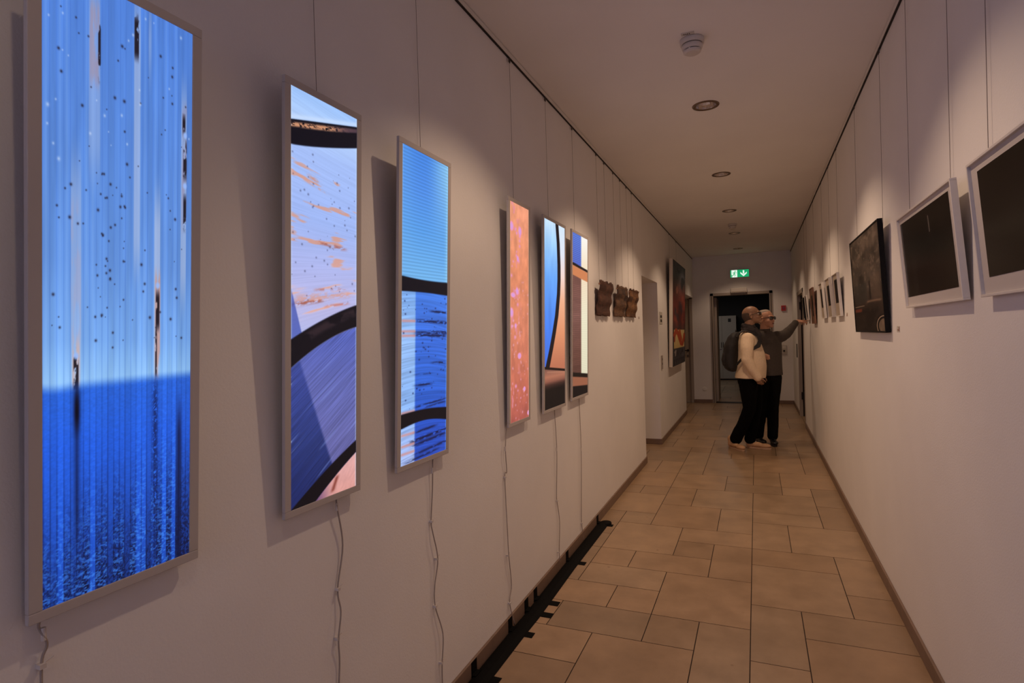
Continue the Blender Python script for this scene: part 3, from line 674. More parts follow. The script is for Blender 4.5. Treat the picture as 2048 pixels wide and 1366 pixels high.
def make_relief(i, y0, y1, zb, zt, base, label, wires):
    fb, ft = 0.030, 0.064; h = zt-zb; tilt = math.atan((ft-fb)/h); w_ = y1-y0
    Mx = wall_frame('L', (y0+y1)/2, zb, fb, tilt); root = empty('wooden_relief', mat=Mx); tag(root, label, 'wall relief', 'three wavy wooden reliefs on the left wall')
    nx, nz = 48, 30; th = 0.012
    def dep(s, t): return 0.014*abs(((s*3) % 1)-0.5)*2*(0.2+0.8*(1-t)) - 0.0055*math.sin(t*2*PI*2.6+0.6+i)
    def zed(s, t): return t*h+(0.006*math.sin(s*17+i)+0.004*math.sin(s*41))*(t > 0.99)-0.003*math.sin(s*13+i)*(t < 0.01)
    F = [[(-w_/2+w_*a/nx, dep(a/nx, k_/nz), zed(a/nx, k_/nz)) for a in range(nx+1)] for k_ in range(nz+1)]
    vs = [p for r_ in F for p in r_]+[(p[0], p[1]+th, p[2]) for r_ in F for p in r_]; n1 = (nx+1)*(nz+1); fs = []
    I_ = lambda a, k_: k_*(nx+1)+a
    for k_ in range(nz):
        for a in range(nx):
            fs.append((I_(a, k_), I_(a+1, k_), I_(a+1, k_+1), I_(a, k_+1))); fs.append(tuple(n1+q for q in (I_(a, k_), I_(a, k_+1), I_(a+1, k_+1), I_(a+1, k_))))
    for a in range(nx): fs.append((I_(a, 0), n1+I_(a, 0), n1+I_(a+1, 0), I_(a+1, 0))); fs.append((I_(a, nz), I_(a+1, nz), n1+I_(a+1, nz), n1+I_(a, nz)))
    for k_ in range(nz): fs.append((I_(0, k_), I_(0, k_+1), n1+I_(0, k_+1), n1+I_(0, k_))); fs.append((I_(nx, k_), n1+I_(nx, k_), n1+I_(nx, k_+1), I_(nx, k_+1)))
    MB().add(vs, fs).build('carved_board', wood_mat(i, base), root, smooth=True)
    MB().box((-w_/2-0.012, 0.010, h*0.88), (w_/2-0.004, 0.020, h*0.93)).build('batten', M['brown_frame'], root)
    hang(root, Mx, 'L', [((yy-(y0+y1)/2), 0.014, h-0.01) for yy in wires]); return root
make_relief(0, 4.406, 4.827, 1.593, 1.866, ((72, 42, 34), (100, 66, 52)), 'wavy dark reddish wooden relief, nearest of the three wooden reliefs', [4.54, 4.80])
make_relief(1, 5.017, 5.440, 1.599, 1.868, ((62, 42, 34), (122, 88, 62)), 'wavy wooden relief with dark blotches, middle of the three wooden reliefs', [5.13, 5.41])
make_relief(2, 5.544, 5.987, 1.605, 1.872, ((76, 46, 34), (142, 100, 64)), 'wavy wooden relief in golden brown bands, farthest of the three, beside the niche opening', [5.70, 5.96])

def abstract(s, t):
    c = ramp(t, [(0, (64, 62, 72)), (0.12, (84, 82, 92)), (0.22, (96, 66, 60)), (0.35, (120, 52, 42)), (0.55, (110, 44, 38)), (0.66, (84, 58, 54)), (0.80, (64, 60, 64)), (1, (74, 72, 80))])
    n = fbm(s*4, t*9, 3); n2 = fbm(s*6+9, t*13, 5)
    c = c*(0.6+0.8*n)[..., None]; c = mixc(c, (20, 18, 24), 0.85*sm(0.56, 0.66, n2)*band(t, 0.02, 0.24, 0.03)); c = mixc(c, (150, 74, 56), 0.6*sm(0.6, 0.7, n)*band(t, 0.25, 0.6, 0.05)); c = mixc(c, (52, 44, 56), 0.7*sm(0.56, 0.66, n2)*band(t, 0.35, 0.7, 0.05))
    cr = band(s, 0.08, 0.93, 0.01)*band(t, 0.655, 0.835, 0.004)
    y = ramp(t, [(0.65, (222, 196, 140)), (0.84, (206, 178, 116))])*(0.9+0.2*n)[..., None]; c = c*(1-cr[..., None])+y*cr[..., None]
    def stroke(c, pts, w_, col, asp=3.9):
        for (a0, b0), (a1, b1) in zip(pts[:-1], pts[1:]):
            px, py = s-a0, (t-b0)*asp; dx, dy = a1-a0, (b1-b0)*asp; u = np.clip((px*dx+py*dy)/(dx*dx+dy*dy), 0, 1)
            c = mixc(c, col, sm(w_+0.02, w_-0.02, np.hypot(px-u*dx, py-u*dy)))
        return c
    zig = [(0.12, 0.705), (0.24, 0.665), (0.38, 0.69), (0.5, 0.74), (0.62, 0.79), (0.74, 0.80), (0.86, 0.76), (0.92, 0.71)]
    c = stroke(c, zig, 0.09, (178, 74, 38)); c = stroke(c, [(0.52, 0.665), (0.56, 0.70), (0.66, 0.75)], 0.07, (186, 84, 40)); c = stroke(c, [(0.13, 0.72), (0.12, 0.76)], 0.05, (150, 56, 34))
    for k_ in range(5):
        xk = 0.12+0.17*k_; c = stroke(c, [(xk, 0.955), (xk, 0.985)], 0.03, (20, 20, 26)); c = stroke(c, [(xk, 0.945), (xk+0.05, 0.945)], 0.025, (20, 20, 26))
    c = stroke(c, [(0.15, 0.87), (0.22, 0.86), (0.2, 0.90)], 0.04, (150, 140, 136)); c = stroke(c, [(0.62, 0.90), (0.75, 0.86), (0.8, 0.89)], 0.03, (24, 22, 28)); c = stroke(c, [(0.3, 0.24), (0.36, 0.27), (0.30, 0.30), (0.26, 0.27), (0.3, 0.24)], 0.02, (190, 120, 96), 3.9)
    edge = np.minimum(np.minimum(s, 1-s), np.minimum(t, 1-t)*3.9); return mixc(c, (24, 18, 20), 0.7*np.exp(-(edge/0.02)**2))
M['canvas'] = attr_mat('painted_canvas', 0.55, spec=0.3)
fb, ft, y0, y1, zb, zt = 0.062, 0.104, 8.37, 9.92, 0.945, 2.482
tilt = math.atan((ft-fb)/(zt-zb)); Mx = wall_frame('L', (y0+y1)/2, zb, fb, tilt)
root = empty('abstract_painting', mat=Mx); tag(root, 'tall abstract canvas in dark red and grey with yellow square on the left wall', 'painting')
MB().box((-(y1-y0)/2, 0.001, 0), ((y1-y0)/2, 0.05, (zt-zb))).build('stretcher_side', mat('canvas_edge', (224, 212, 198), 0.7), root, bevel=0.002)['label'] = 'white canvas edge'
art_grid('painted_front', y1-y0-0.01, zt-zb-0.01, 90, 300, abstract, M['canvas'], root, y=0.0, z0=0.005)
hang(root, Mx, 'L', [(-0.4, 0.04, zt-zb-0.02), (0.4, 0.04, zt-zb-0.02)])

# ------------------------------------------------------------------ framed pictures on the right wall
M['photo_glass'] = attr_mat('dark_photo_under_glass', 0.16, spec=0.10)
M['photo_matte'] = attr_mat('dark_photo', 0.45, spec=0.12)
def photo_white(seed, streak):
    def fn(s, t):
        n = fbm(s*3+seed, t*3, seed)
        c = np.zeros(s.shape+(3,))+np.array((20, 16, 14.)); c = c*(0.75+0.5*n)[..., None]
        c = mixc(c, (10, 10, 10), 0.8*sm(0.5, 0.2, np.hypot((s-0.6)*1.5, (t-0.62)*1.1)))
        if streak:
            c = mixc(c, (120, 112, 108), 0.9*np.exp(-((s-0.62-0.02*t)/0.012)**2)*band(t, 0.1, 0.34, 0.03)); c = mixc(c, (90, 84, 80), 0.5*np.exp(-((s-0.64)/0.02)**2)*band(t, 0.34, 0.42, 0.02))
            c = mixc(c, (20, 18, 18), 0.6*band(s, 0.17, 0.8, 0.01)*band(t, 0.30, 0.95, 0.01)); c = mixc(c, (48, 42, 40), 0.35*band(s, 0.18, 0.28, 0.01)*band(t, 0.5, 1, 0.05))
        return c
    return fn
def photo_dark(s, t):
    n = fbm(s*6, t*9, 3); n2 = fbm(s*14, t*20, 8)
    c = ramp(t, [(0, (104, 92, 82)), (0.3, (94, 82, 72)), (0.55, (84, 76, 68)), (0.75, (60, 48, 42)), (1, (44, 36, 33))])
    c = c*(0.42+0.85*n)[..., None]; c = mixc(c, (140, 124, 110), 0.5*sm(0.62, 0.75, n2)*(t < 0.6))
    c = mixc(c, (58, 56, 52), 0.75*band(s, 0.06, 0.52, 0.01)*band(t, 0.50, 0.70, 0.01)); c = mixc(c, (30, 22, 20), 0.8*band(s, 0.6, 0.64, 0.012)*band(t, 0.5, 0.68, 0.02)); c = mixc(c, (120, 100, 84), 0.4*band(s, 0.66, 0.95, 0.02)*band(t, 0.45, 0.68, 0.03))
    c = mixc(c, (150, 124, 104), 0.8*np.exp(-((t-0.70-0.05*(s-0.6)**2)/0.012)**2)*band(s, 0.5, 0.95, 0.05)); c = mixc(c, (190, 170, 150), 0.8*np.exp(-((t-0.735)/0.004)**2)*band(s, 0.03, 0.4, 0.03))
    c = mixc(c, (140, 66, 46), 0.7*band(s, 0.03, 0.3, 0.03)*band(t, 0.76, 0.795, 0.006)); c = mixc(c, (18, 14, 14), 0.8*sm(0.46, 0.6, n)*sm(0.72, 0.8, t)*band(s, 0.3, 0.85, 0.08)); c = mixc(c, (22, 14, 12), 0.7*band(s, 0.03, 0.3, 0.03)*band(t, 0.80, 0.84, 0.01))
    r = np.hypot((s-0.97)/0.22, (t-0.955)/0.105)
    c = mixc(c, (14, 12, 12), sm(1.12, 1.02, r)); c = mixc(c, (190, 168, 146), band(r, 0.86, 0.95, 0.03)); c = mixc(c, (150, 130, 110), sm(0.72, 0.62, r)*(0.6+0.4*n2)); return c
def make_frame(name, y_far, y_near, zb, zt, fb, ft, depth, rim, matw, fm, photo, label, wires, group=None, recess=0.004, res=(60, 40), glass=True, mat_low=None):
    h = zt-zb; tilt = math.atan((ft-fb)/h); hh = math.hypot(h, ft-fb); w_ = y_far-y_near
    Mx = wall_frame('R', (y_far+y_near)/2, zb, fb, tilt); root = empty(name, mat=Mx); tag(root, label, 'picture', group)
    o_ = w_/2; i_ = o_-rim; f = MB()
    f.box((-o_, 0, 0), (o_, depth, rim)); f.box((-o_, 0, hh-rim), (o_, depth, hh)); f.box((-o_, 0, rim), (-i_, depth, hh-rim)); f.box((i_, 0, rim), (o_, depth, hh-rim))
    f.build('frame', fm, root, bevel=0.0012)
    MB().box((-i_, depth*0.6, rim), (i_, depth*0.9, hh-rim)).build('backing_board', M['brown_frame'] if fm is M['brown_frame'] else M['mat_board'], root)
    if isinstance(matw, (int, float)): matw = (matw,)*4
    ml, mr, mb_, mt_ = matw
    if max(matw) > 0: MB().box((-i_, recess, rim), (i_, recess+0.003, hh-rim)).build('mat_board', M['mat_board'], root)
    art_grid('photo_print', 2*i_-ml-mr, hh-2*rim-mb_-mt_, res[0], res[1], photo, M['photo_glass'] if glass else M['photo_matte'], root, y=recess-0.0008, x0=-i_+ml, z0=rim+mb_)
    hang(root, Mx, 'R', [((y_far+y_near)/2-yy, depth-0.003, hh-0.006) for yy in wires]); return root
G1 = 'framed pictures on the right wall'
make_frame('framed_picture', 2.095, 1.20, 1.523, 1.913, 0.028, 0.058, 0.020, 0.008, (0.050, 0.05, 0.046, 0.026), M['wood_white'], photo_white(3, False), 'white framed dark photo at the right edge, nearest picture, cut off by the frame', [2.07, 1.30], G1, recess=0.009, res=(60, 60))
make_frame('framed_picture', 3.012, 2.250, 1.522, 1.914, 0.028, 0.058, 0.020, 0.008, (0.018, 0.050, 0.038, 0.022), M['wood_white'], photo_white(7, True), 'white framed dark photo with a thin bright vertical streak, second picture from the right edge', [2.99, 2.42], G1, recess=0.009, res=(130, 90))
make_frame('framed_painting', 4.414, 3.458, 1.411, 1.998, 0.028, 0.054, 0.024, 0.009, 0.0, M['black_frame'], photo_dark, 'dark brown picture of an old car in a deep black frame on the right wall', [4.39, 3.56], G1, res=(150, 240), glass=False)
def slot_photo(seed, t0=0.16, t1=0.70):
    def fn(s, t):
        c = np.zeros(s.shape+(3,))+np.array((176, 162, 148.)); c = c*(0.95+0.1*fbm(s*4, t*4, seed))[..., None]
        return mixc(c, (14, 11, 10), band(s, 0.2, 0.95, 0.01)*band(t, t0, t1, 0.008))
    return fn
G2 = 'row of small box frames far down the right wall'
make_frame('box_framed_print', 5.469, 5.145, 1.532, 1.876, 0.028, 0.051, 0.022, 0.006, 0.0, M['wood_white'], slot_photo(2, 0.12, 0.69), 'small white box frame with black centre, nearest of three in a row', [5.33], G2, recess=0.010, res=(40, 60), glass=False)
make_frame('box_framed_print', 5.989, 5.663, 1.534, 1.880, 0.028, 0.053, 0.022, 0.006, 0.0, M['wood_white'], slot_photo(5, 0.17, 0.71), 'small white box frame with black centre, middle of three in a row', [5.90], G2, recess=0.010, res=(40, 60), glass=False)
make_frame('box_framed_print', 6.568, 6.261, 1.534, 1.880, 0.028, 0.053, 0.022, 0.006, 0.0, M['wood_white'], slot_photo(9, 0.15, 0.70), 'small white box frame with black centre, farthest of three in a row', [6.51], G2, recess=0.010, res=(40, 60), glass=False)
make_frame('box_framed_print', 7.653, 7.294, 1.492, 1.903, 0.028, 0.050, 0.020, 0.008, 0.0, M['brown_frame'], lambda s, t: mixc(np.zeros(s.shape+(3,))+np.array((120, 92, 74.)), (16, 12, 11), band(s, 0.3, 0.9, 0.02)*band(t, 0.2, 0.8, 0.02)), 'narrow brown wooden box frame on the right wall beyond the white box frames', [7.40], G2, recess=0.008, res=(40, 60), glass=False)
make_frame('box_framed_print', 8.42, 8.15, 1.545, 1.860, 0.028, 0.052, 0.020, 0.006, 0.0, M['wood_white'], slot_photo(12, 0.04, 0.9), 'farthest small white frame on the right wall, at the pointing hand', [8.38], G2, recess=0.006, res=(30, 40), glass=False)
make_frame('box_framed_print', 8.90, 8.66, 1.545, 1.855, 0.028, 0.050, 0.018, 0.006, 0.0, M['black_frame'], slot_photo(14, 0.04, 0.9), 'thin black frame on the right wall between the pointing hand and the side door', [8.8], G2, recess=0.004, res=(30, 40), glass=False)

def caption(side, y, z, label):
    x = XR if side == 'R' else XL; s = -1 if side == 'R' else 1
    xs = sorted((x, x+s*0.0012)); r = MB().box((xs[0], y-0.030, z-0.014), (xs[1], y+0.030, z+0.014)).build('caption_card', M['plaque'])
    tag(r, label, 'label card', 'caption cards beside the artworks')
    xs = sorted((x+s*0.0012, x+s*0.0018)); b_ = MB().box((xs[0], y-0.022, z-0.010), (xs[1], y-0.014, z+0.010)).box((xs[0], y-0.012, z-0.006), (xs[1], y+0.02, z-0.003))
    b_.build('printed_text', M['print_red'], r)
caption('R', 3.31, 1.43, 'tiny caption card with red-brown print on the right wall below the black framed picture')
caption('R', 5.01, 1.54, 'tiny caption card on the right wall beside the nearest small white box frame')
caption('L', 6.25, 1.61, 'tiny caption card on the left wall beside the golden brown wooden relief')

# ------------------------------------------------------------------ plates and switches
r = MB().box((XL, 7.68, 1.555), (XL+0.006, 7.90, 1.715)).build('pictogram_plate', M['plaque'], bevel=0.001); tag(r, 'white plate with two dark pictogram squares on the left wall past the niche', 'sign')
for z in (1.655, 1.60): MB().box((XL+0.006, 7.73, z-0.019), (XL+0.0068, 7.85, z+0.016)).build('pictogram', M['dark'], r)
r = MB().box((XL, 7.72, 0.96), (XL+0.012, 7.81, 1.14)).build('wall_button_panel', M['steel'], bevel=0.002); tag(r, 'narrow metal call button panel on the left wall under the pictogram plate', 'button panel')
for z in (1.09, 1.03): MB().lathe([(0.0, 0.0), (0.016, 0.0), (0.014, 0.003), (0.0, 0.003)], n=16).build('button', M['dark'], r, M=Matrix.Translation((XL+0.012, 7.765, z)) @ Matrix.Rotation(PI/2, 4, 'Y'))
r = MB().box((0.452, YE-0.03, 1.785), (0.532, YE, 1.885)).build('fire_alarm_box', M['red'], bevel=0.003); tag(r, 'small red square fire alarm call point on the end wall right of the doorway', 'fire alarm')
MB().box((0.472, YE-0.0315, 1.808), (0.512, YE-0.03, 1.862)).build('glass_pane', mat('alarm_glass', (140, 40, 34), 0.2), r)
r = MB().box((0.44, YE-0.02, 0.96), (0.525, YE, 1.135)).build('wall_switch', M['plaque'], bevel=0.003); tag(r, 'light switch plate with dark knob on the end wall below the red alarm box', 'switch')
MB().lathe([(0.0, 0.0), (0.018, 0.0), (0.016, 0.014), (0.0, 0.014)], n=16).build('knob', M['dark'], r, M=Matrix.Translation((0.483, YE-0.02, 1.02)) @ Matrix.Rotation(PI/2, 4, 'X'))
MB().box((0.452, YE-0.024, 1.06), (0.513, YE-0.02, 1.122)).build('rocker', M['wood_white'], r)
r = MB().box((XR-0.012, 10.86, 0.95), (XR, 10.92, 1.18)).build('push_plate', M['dark'], bevel=0.002); tag(r, 'thin dark vertical plate on the right wall beside the side doorway', 'wall plate')
r = MB().lathe([(0.0, 0.0), (0.042, 0.0), (0.036, 0.006), (0.0, 0.006)], n=20).build('wall_socket_cap', M['wall'], None, M=Matrix.Translation((-0.98, YE, 0.28)) @ Matrix.Rotation(PI/2, 4, 'X')); tag(r, 'round blank white cap low on the end wall left of the doorway', 'socket cap')

# exit sign
root = empty('exit_sign', (-0.27, YE, 2.475)); tag(root, 'green illuminated exit sign with running figure and down arrow above the doorway', 'exit sign')
W2, HH = 0.168, 0.142; FZ = -0.055
MB().box((-W2-0.006, FZ, -0.006), (W2+0.006, 0, HH+0.006)).build('housing', M['detector'], root, bevel=0.004)
g = mat('exit_green', (0, 150, 90), 0.4, emit=(20, 160, 100), estr=1.0); wh = mat('exit_white', (240, 240, 235), 0.4, emit=(225, 245, 232), estr=1.0)
def flat(name, polys, y, mt, par):
    b_ = MB()
    for P_ in polys:
        n_ = len(P_); b_.add([(x, y, z) for x, z in P_]+[(x, y+0.001, z) for x, z in P_], [tuple(range(n_)), tuple(range(n_, 2*n_))[::-1]]+[(i, (i+1) % n_, n_+(i+1) % n_, n_+i) for i in range(n_)])
    return b_.build(name, mt, par)
face = flat('green_face', [[(-W2, 0), (W2, 0), (W2, HH), (-W2, HH)]], FZ-0.001, g, root)
flat('white_field', [[(-W2+0.02, 0), (-W2+0.125, 0), (-W2+0.125, HH), (-W2+0.02, HH)]], FZ-0.002, wh, face)
ox = -W2+0.075
def seg(p, q, w_):
    d = Vector((q[0]-p[0], q[1]-p[1])).normalized(); n_ = Vector((-d.y, d.x))*w_/2
    return [(p[0]+n_.x, p[1]+n_.y), (p[0]-n_.x, p[1]-n_.y), (q[0]-n_.x, q[1]-n_.y), (q[0]+n_.x, q[1]+n_.y)]
J = lambda x, z: (ox+x, z)
fig = [seg(J(0.004, 0.10), J(-0.008, 0.062), 0.020), seg(J(-0.006, 0.066), J(0.014, 0.046), 0.012), seg(J(0.014, 0.048), J(0.002, 0.018), 0.010), seg(J(-0.01, 0.064), J(-0.018, 0.040), 0.012), seg(J(-0.018, 0.042), J(-0.042, 0.036), 0.010),
       seg(J(0.004, 0.098), J(-0.020, 0.092), 0.009), seg(J(-0.020, 0.094), J(-0.032, 0.076), 0.008), seg(J(0.008, 0.096), J(0.022, 0.080), 0.009), seg(J(0.022, 0.081), J(0.036, 0.090), 0.008),
       [(ox+0.013+0.011*math.cos(2*PI*i/12), 0.119+0.011*math.sin(2*PI*i/12)) for i in range(12)], [(-W2+0.022, 0.0), (-W2+0.034, 0.0), (-W2+0.034, 0.05), (-W2+0.022, 0.05)]]
flat('running_figure', fig, FZ-0.003, g, face)
ax_ = 0.072
flat('down_arrow', [[(ax_-0.014, 0.128), (ax_-0.014, 0.062), (ax_+0.014, 0.062), (ax_+0.014, 0.128)], [(ax_, 0.012), (ax_+0.058, 0.066), (ax_+0.058, 0.098), (ax_+0.006, 0.052), (ax_-0.006, 0.052), (ax_-0.058, 0.098), (ax_-0.058, 0.066)]], FZ-0.002, wh, face)
# sensor bar over the door
root = MB().box((-0.44, YE-0.07, 2.175), (-0.145, YE, 2.265)).build('door_sensor_bar', M['detector'], bevel=0.006); tag(root, 'cream sensor bar on the end wall just above the doorway', 'door sensor')
MB().box((-0.43, YE-0.071, 2.183), (-0.155, YE-0.07, 2.20)).build('sensor_window', M['steel'], root)

# ------------------------------------------------------------------ doorways
b = MB(); e0, e1, ez = EDOOR
for (a, c) in (((e0-0.02, YE-0.015, 0), (e0+0.035, YE+0.215, ez+0.02)), ((e1-0.035, YE-0.015, 0), (e1+0.02, YE+0.215, ez+0.02)), ((e0-0.02, YE-0.015, ez-0.03), (e1+0.02, YE+0.215, ez+0.02))): b.box(a, c, 0)
b.box((e0+0.001, YE-0.018, 0), (e0+0.012, YE-0.015, ez-0.035), 1); b.box((e1-0.012, YE-0.018, 0), (e1-0.001, YE-0.015, ez-0.035), 1)
d = b.build('door_2', [M['steel'], M['dark_edge']]); d['kind'] = 'structure'; d['label'] = 'grey door frame of the end doorway'
# open leaf folded back into the far room
lf = MB().box((0, -0.045, 0.01), (0.95, 0, 2.11)).build('door_leaf', M['steel'], d); lf.location = (e0+0.04, YE+0.20, 0); lf.rotation_euler = (0, 0, math.radians(91))
lh = MB().tube([(0.86, -0.05, 1.03), (0.86, -0.09, 1.03), (0.75, -0.09, 1.03)], 0.009).build('door_handle', M['handle'], lf)
MB().box((e0+0.04, YE-0.01, 0), (e1-0.04, YE+0.2, 0.006)).build('threshold', M['dark_edge'], d)
# side passage door
b = MB(); s0, s1, sz = SD
b.box((s1-0.01, YE-0.012, 0), (s1+0.045, YE+0.10, sz+0.045)); b.box((s0-0.045, YE-0.012, 0), (s0+0.01, YE+0.10, sz+0.045)); b.box((s0-0.045, YE-0.012, sz), (s1+0.045, YE+0.10, sz+0.045))
d = b.build('door_3', M['steel']); d['kind'] = 'structure'
MB().box((s0+0.01, YE+0.02, 0.01), (s1-0.01, YE+0.06, sz)).build('door_leaf', M['door'], d)
hd = MB().lathe([(0.0, 0.0), (0.024, 0.0), (0.024, 0.008), (0.0, 0.008)], n=16); hd.tube([(0, 0, 0.008), (0, 0, 0.05)], 0.009); hd.tube([(0.0, 0, 0.05), (-0.11, 0, 0.05)], 0.009)
hd.build('door_handle', M['dark'], d, M=Matrix.Translation((s1-0.06, YE+0.02, 1.06)) @ Matrix.Rotation(PI/2, 4, 'X'))
MB().box((s1-0.085, YE+0.012, 0.93), (s1-0.045, YE+0.02, 0.97)).build('key_plate', M['handle'], d)
# doorway in the right wall with its glazed door standing in a deep frame
b = MB(); r0, r1, rz = RDOOR
for x in (XR-0.008, XR+0.10, XR+0.2):
    ww = 0.05
    b.box((x, r0-0.01, 0), (x+ww, r0+0.05, rz+0.01), 0); b.box((x, r1-0.05, 0), (x+ww, r1+0.01, rz+0.01), 0); b.box((x, r0-0.01, rz-0.05), (x+ww, r1+0.01, rz+0.01), 0)
for x in (XR+0.042, XR+0.15):
    b.box((x, r0+0.01, 0), (x+0.058, r0+0.03, rz), 1); b.box((x, r1-0.03, 0), (x+0.058, r1-0.01, rz), 1); b.box((x, r0, rz-0.03), (x+0.058, r1, rz-0.01), 1)
d = b.build('door_4', [M['steel'], M['dark_edge']]); d['kind'] = 'structure'
glassm = mat('wired_glass', (46, 44, 42), 0.12, spec=0.6)
lf = MB().box((0.0, 0.0, 0.01), (0.05, 0.10, rz-0.06)).box((0.0, r1-r0-0.2, 0.01), (0.05, r1-r0-0.1, rz-0.06)).box((0.0, 0.10, 0.01), (0.05, r1-r0-0.2, 0.14)).box((0.0, 0.10, rz-0.16), (0.05, r1-r0-0.2, rz-0.06)).build('door_leaf', M['door'], d)
lf.location = (XR+0.15, r0+0.05, 0)
MB().box((0.018, 0.10, 0.14), (0.030, r1-r0-0.2, rz-0.16)).build('glass_pane', glassm, lf)
for z in (0.28, 1.75): MB().box((XR+0.02, r1-0.075, z), (XR+0.09, r1-0.045, z+0.12)).build('hinge', M['dark'], d)

# dark room beyond the end doorway
YB = 18.3
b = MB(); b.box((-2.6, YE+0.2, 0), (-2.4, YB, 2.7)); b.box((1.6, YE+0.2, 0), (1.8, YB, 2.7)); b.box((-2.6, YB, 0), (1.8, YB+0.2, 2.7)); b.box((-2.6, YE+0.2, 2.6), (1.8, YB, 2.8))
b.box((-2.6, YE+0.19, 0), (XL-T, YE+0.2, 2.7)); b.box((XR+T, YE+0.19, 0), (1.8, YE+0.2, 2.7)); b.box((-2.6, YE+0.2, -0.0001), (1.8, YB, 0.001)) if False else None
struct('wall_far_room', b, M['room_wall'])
r = empty('far_cabinet', (-0.86, YB-0.3, 0)); tag(r, 'pale double-door cabinet against the back wall of the dark room beyond the doorway', 'cabinet')
MB().box((-0.45, -0.25, 0.03), (0.34, 0.25, 1.86)).build('body', M['room_white'], r, bevel=0.005)
for x0_, x1_ in ((-0.445, -0.055), (-0.045, 0.335)):
    q = MB().box((x0_, -0.268, 0.05), (x1_, -0.25, 1.85)).build('door', M['room_white'], r, bevel=0.003)
    hx = -0.075 if x0_ < -0.2 else -0.025
    MB().tube([(hx, -0.29, 0.95), (hx, -0.29, 1.1)], 0.008).build('handle', M['handle'], q)
MB().box((-0.43, -0.22, 0), (0.32, 0.22, 0.03)).build('plinth', M['dark'], r)
MB().box((0.12, -0.2695, 1.68), (0.20, -0.268, 1.78)).build('notice_sheet', M['dark'], r)
for i, (x, y, z, l) in enumerate(((-0.06, 15.2, 2.52, 0.8), (0.25, 14.4, 2.42, 0.7))):
    q = MB().box((x-l/2, y-0.03, z), (x+l/2, y+0.03, z+0.05)).build('strip_lamp', mat('strip_lamp_tube_%s' % 'ab'[i], (150, 148, 145), 0.4, emit=(88, 84, 80), estr=1.0)); tag(q, ('far unlit strip lamp with added glow hanging in the dark room beyond the doorway', 'nearer and lower unlit strip lamp with added glow in the dark room beyond the doorway')[i], 'strip lamp', 'strip lamps in the dark room')  # tubes are unlit, their dim emission stands in for reflected light
    MB().tube([(x-l/3, y, z+0.05), (x-l/3, y, 2.6)], 0.003, n=6).build('suspension', M['dark'], q); MB().tube([(x+l/3, y, z+0.05), (x+l/3, y, 2.6)], 0.003, n=6).build('suspension', M['dark'], q)
ld = bpy.data.lights.new('far_room_fill', 'AREA'); ld.energy = 9; ld.color = (1.0, 0.93, 0.86); ld.shape = 'RECTANGLE'; ld.size = 1.2; ld.size_y = 2.4  # added area light without a fixture, lifts the dark room and cabinet
lo = bpy.data.objects.new('far_room_fill', ld); COL.objects.link(lo); lo.location = (-1.2, 15.6, 2.55)


# ------------------------------------------------------------------ people
M['skin_dark'] = mat('skin_brown', (160, 120, 94), 0.5, noise=0.05, nscale=40)
M['skin_light'] = mat('skin_light', (202, 150, 122), 0.5, noise=0.05, nscale=40)
M['hair_crop'] = mat('cropped_hair', (84, 68, 58), 0.85, noise=0.2, nscale=150)
M['hair_grey'] = mat('grey_hair', (176, 160, 146), 0.8, noise=0.2, nscale=120, bump=0.6, bscale=150)
M['beige_knit'] = mat('beige_knit', (240, 214, 182), 0.9, noise=0.05, nscale=60, bump=0.5, bscale=260)
M['dark_sweater'] = mat('dark_grey_sweater', (74, 66, 61), 0.9, noise=0.1, nscale=50, bump=0.5, bscale=240)
M['trousers'] = mat('black_trousers', (10, 9, 10), 1.0, spec=0.1, bump=0.3, bscale=90)
M['trousers2'] = mat('dark_trousers', (16, 14, 14), 1.0, spec=0.1, bump=0.3, bscale=90)
M['scarf'] = mat('charcoal_scarf', (58, 52, 52), 0.9, bump=0.6, bscale=120)
M['bag'] = mat('backpack_cloth', (34, 31, 32), 0.7, noise=0.1, nscale=40, bump=0.4, bscale=200)
M['sneaker'] = mat('tan_sneaker', (206, 162, 122), 0.6)
M['sole'] = mat('shoe_sole', (196, 160, 130), 0.6)
M['black_shoe'] = mat('black_shoe', (20, 18, 18), 0.4)
M['glasses'] = mat('glasses_frame', (16, 14, 14), 0.3)
M['lens'] = mat('glasses_lens', (30, 26, 24), 0.08, spec=0.7)
M['eye'] = mat('eye_white', (225, 215, 205), 0.3); M['iris'] = mat('iris_brown', (40, 26, 18), 0.3); M['lips'] = mat('lips', (130, 74, 66), 0.5)
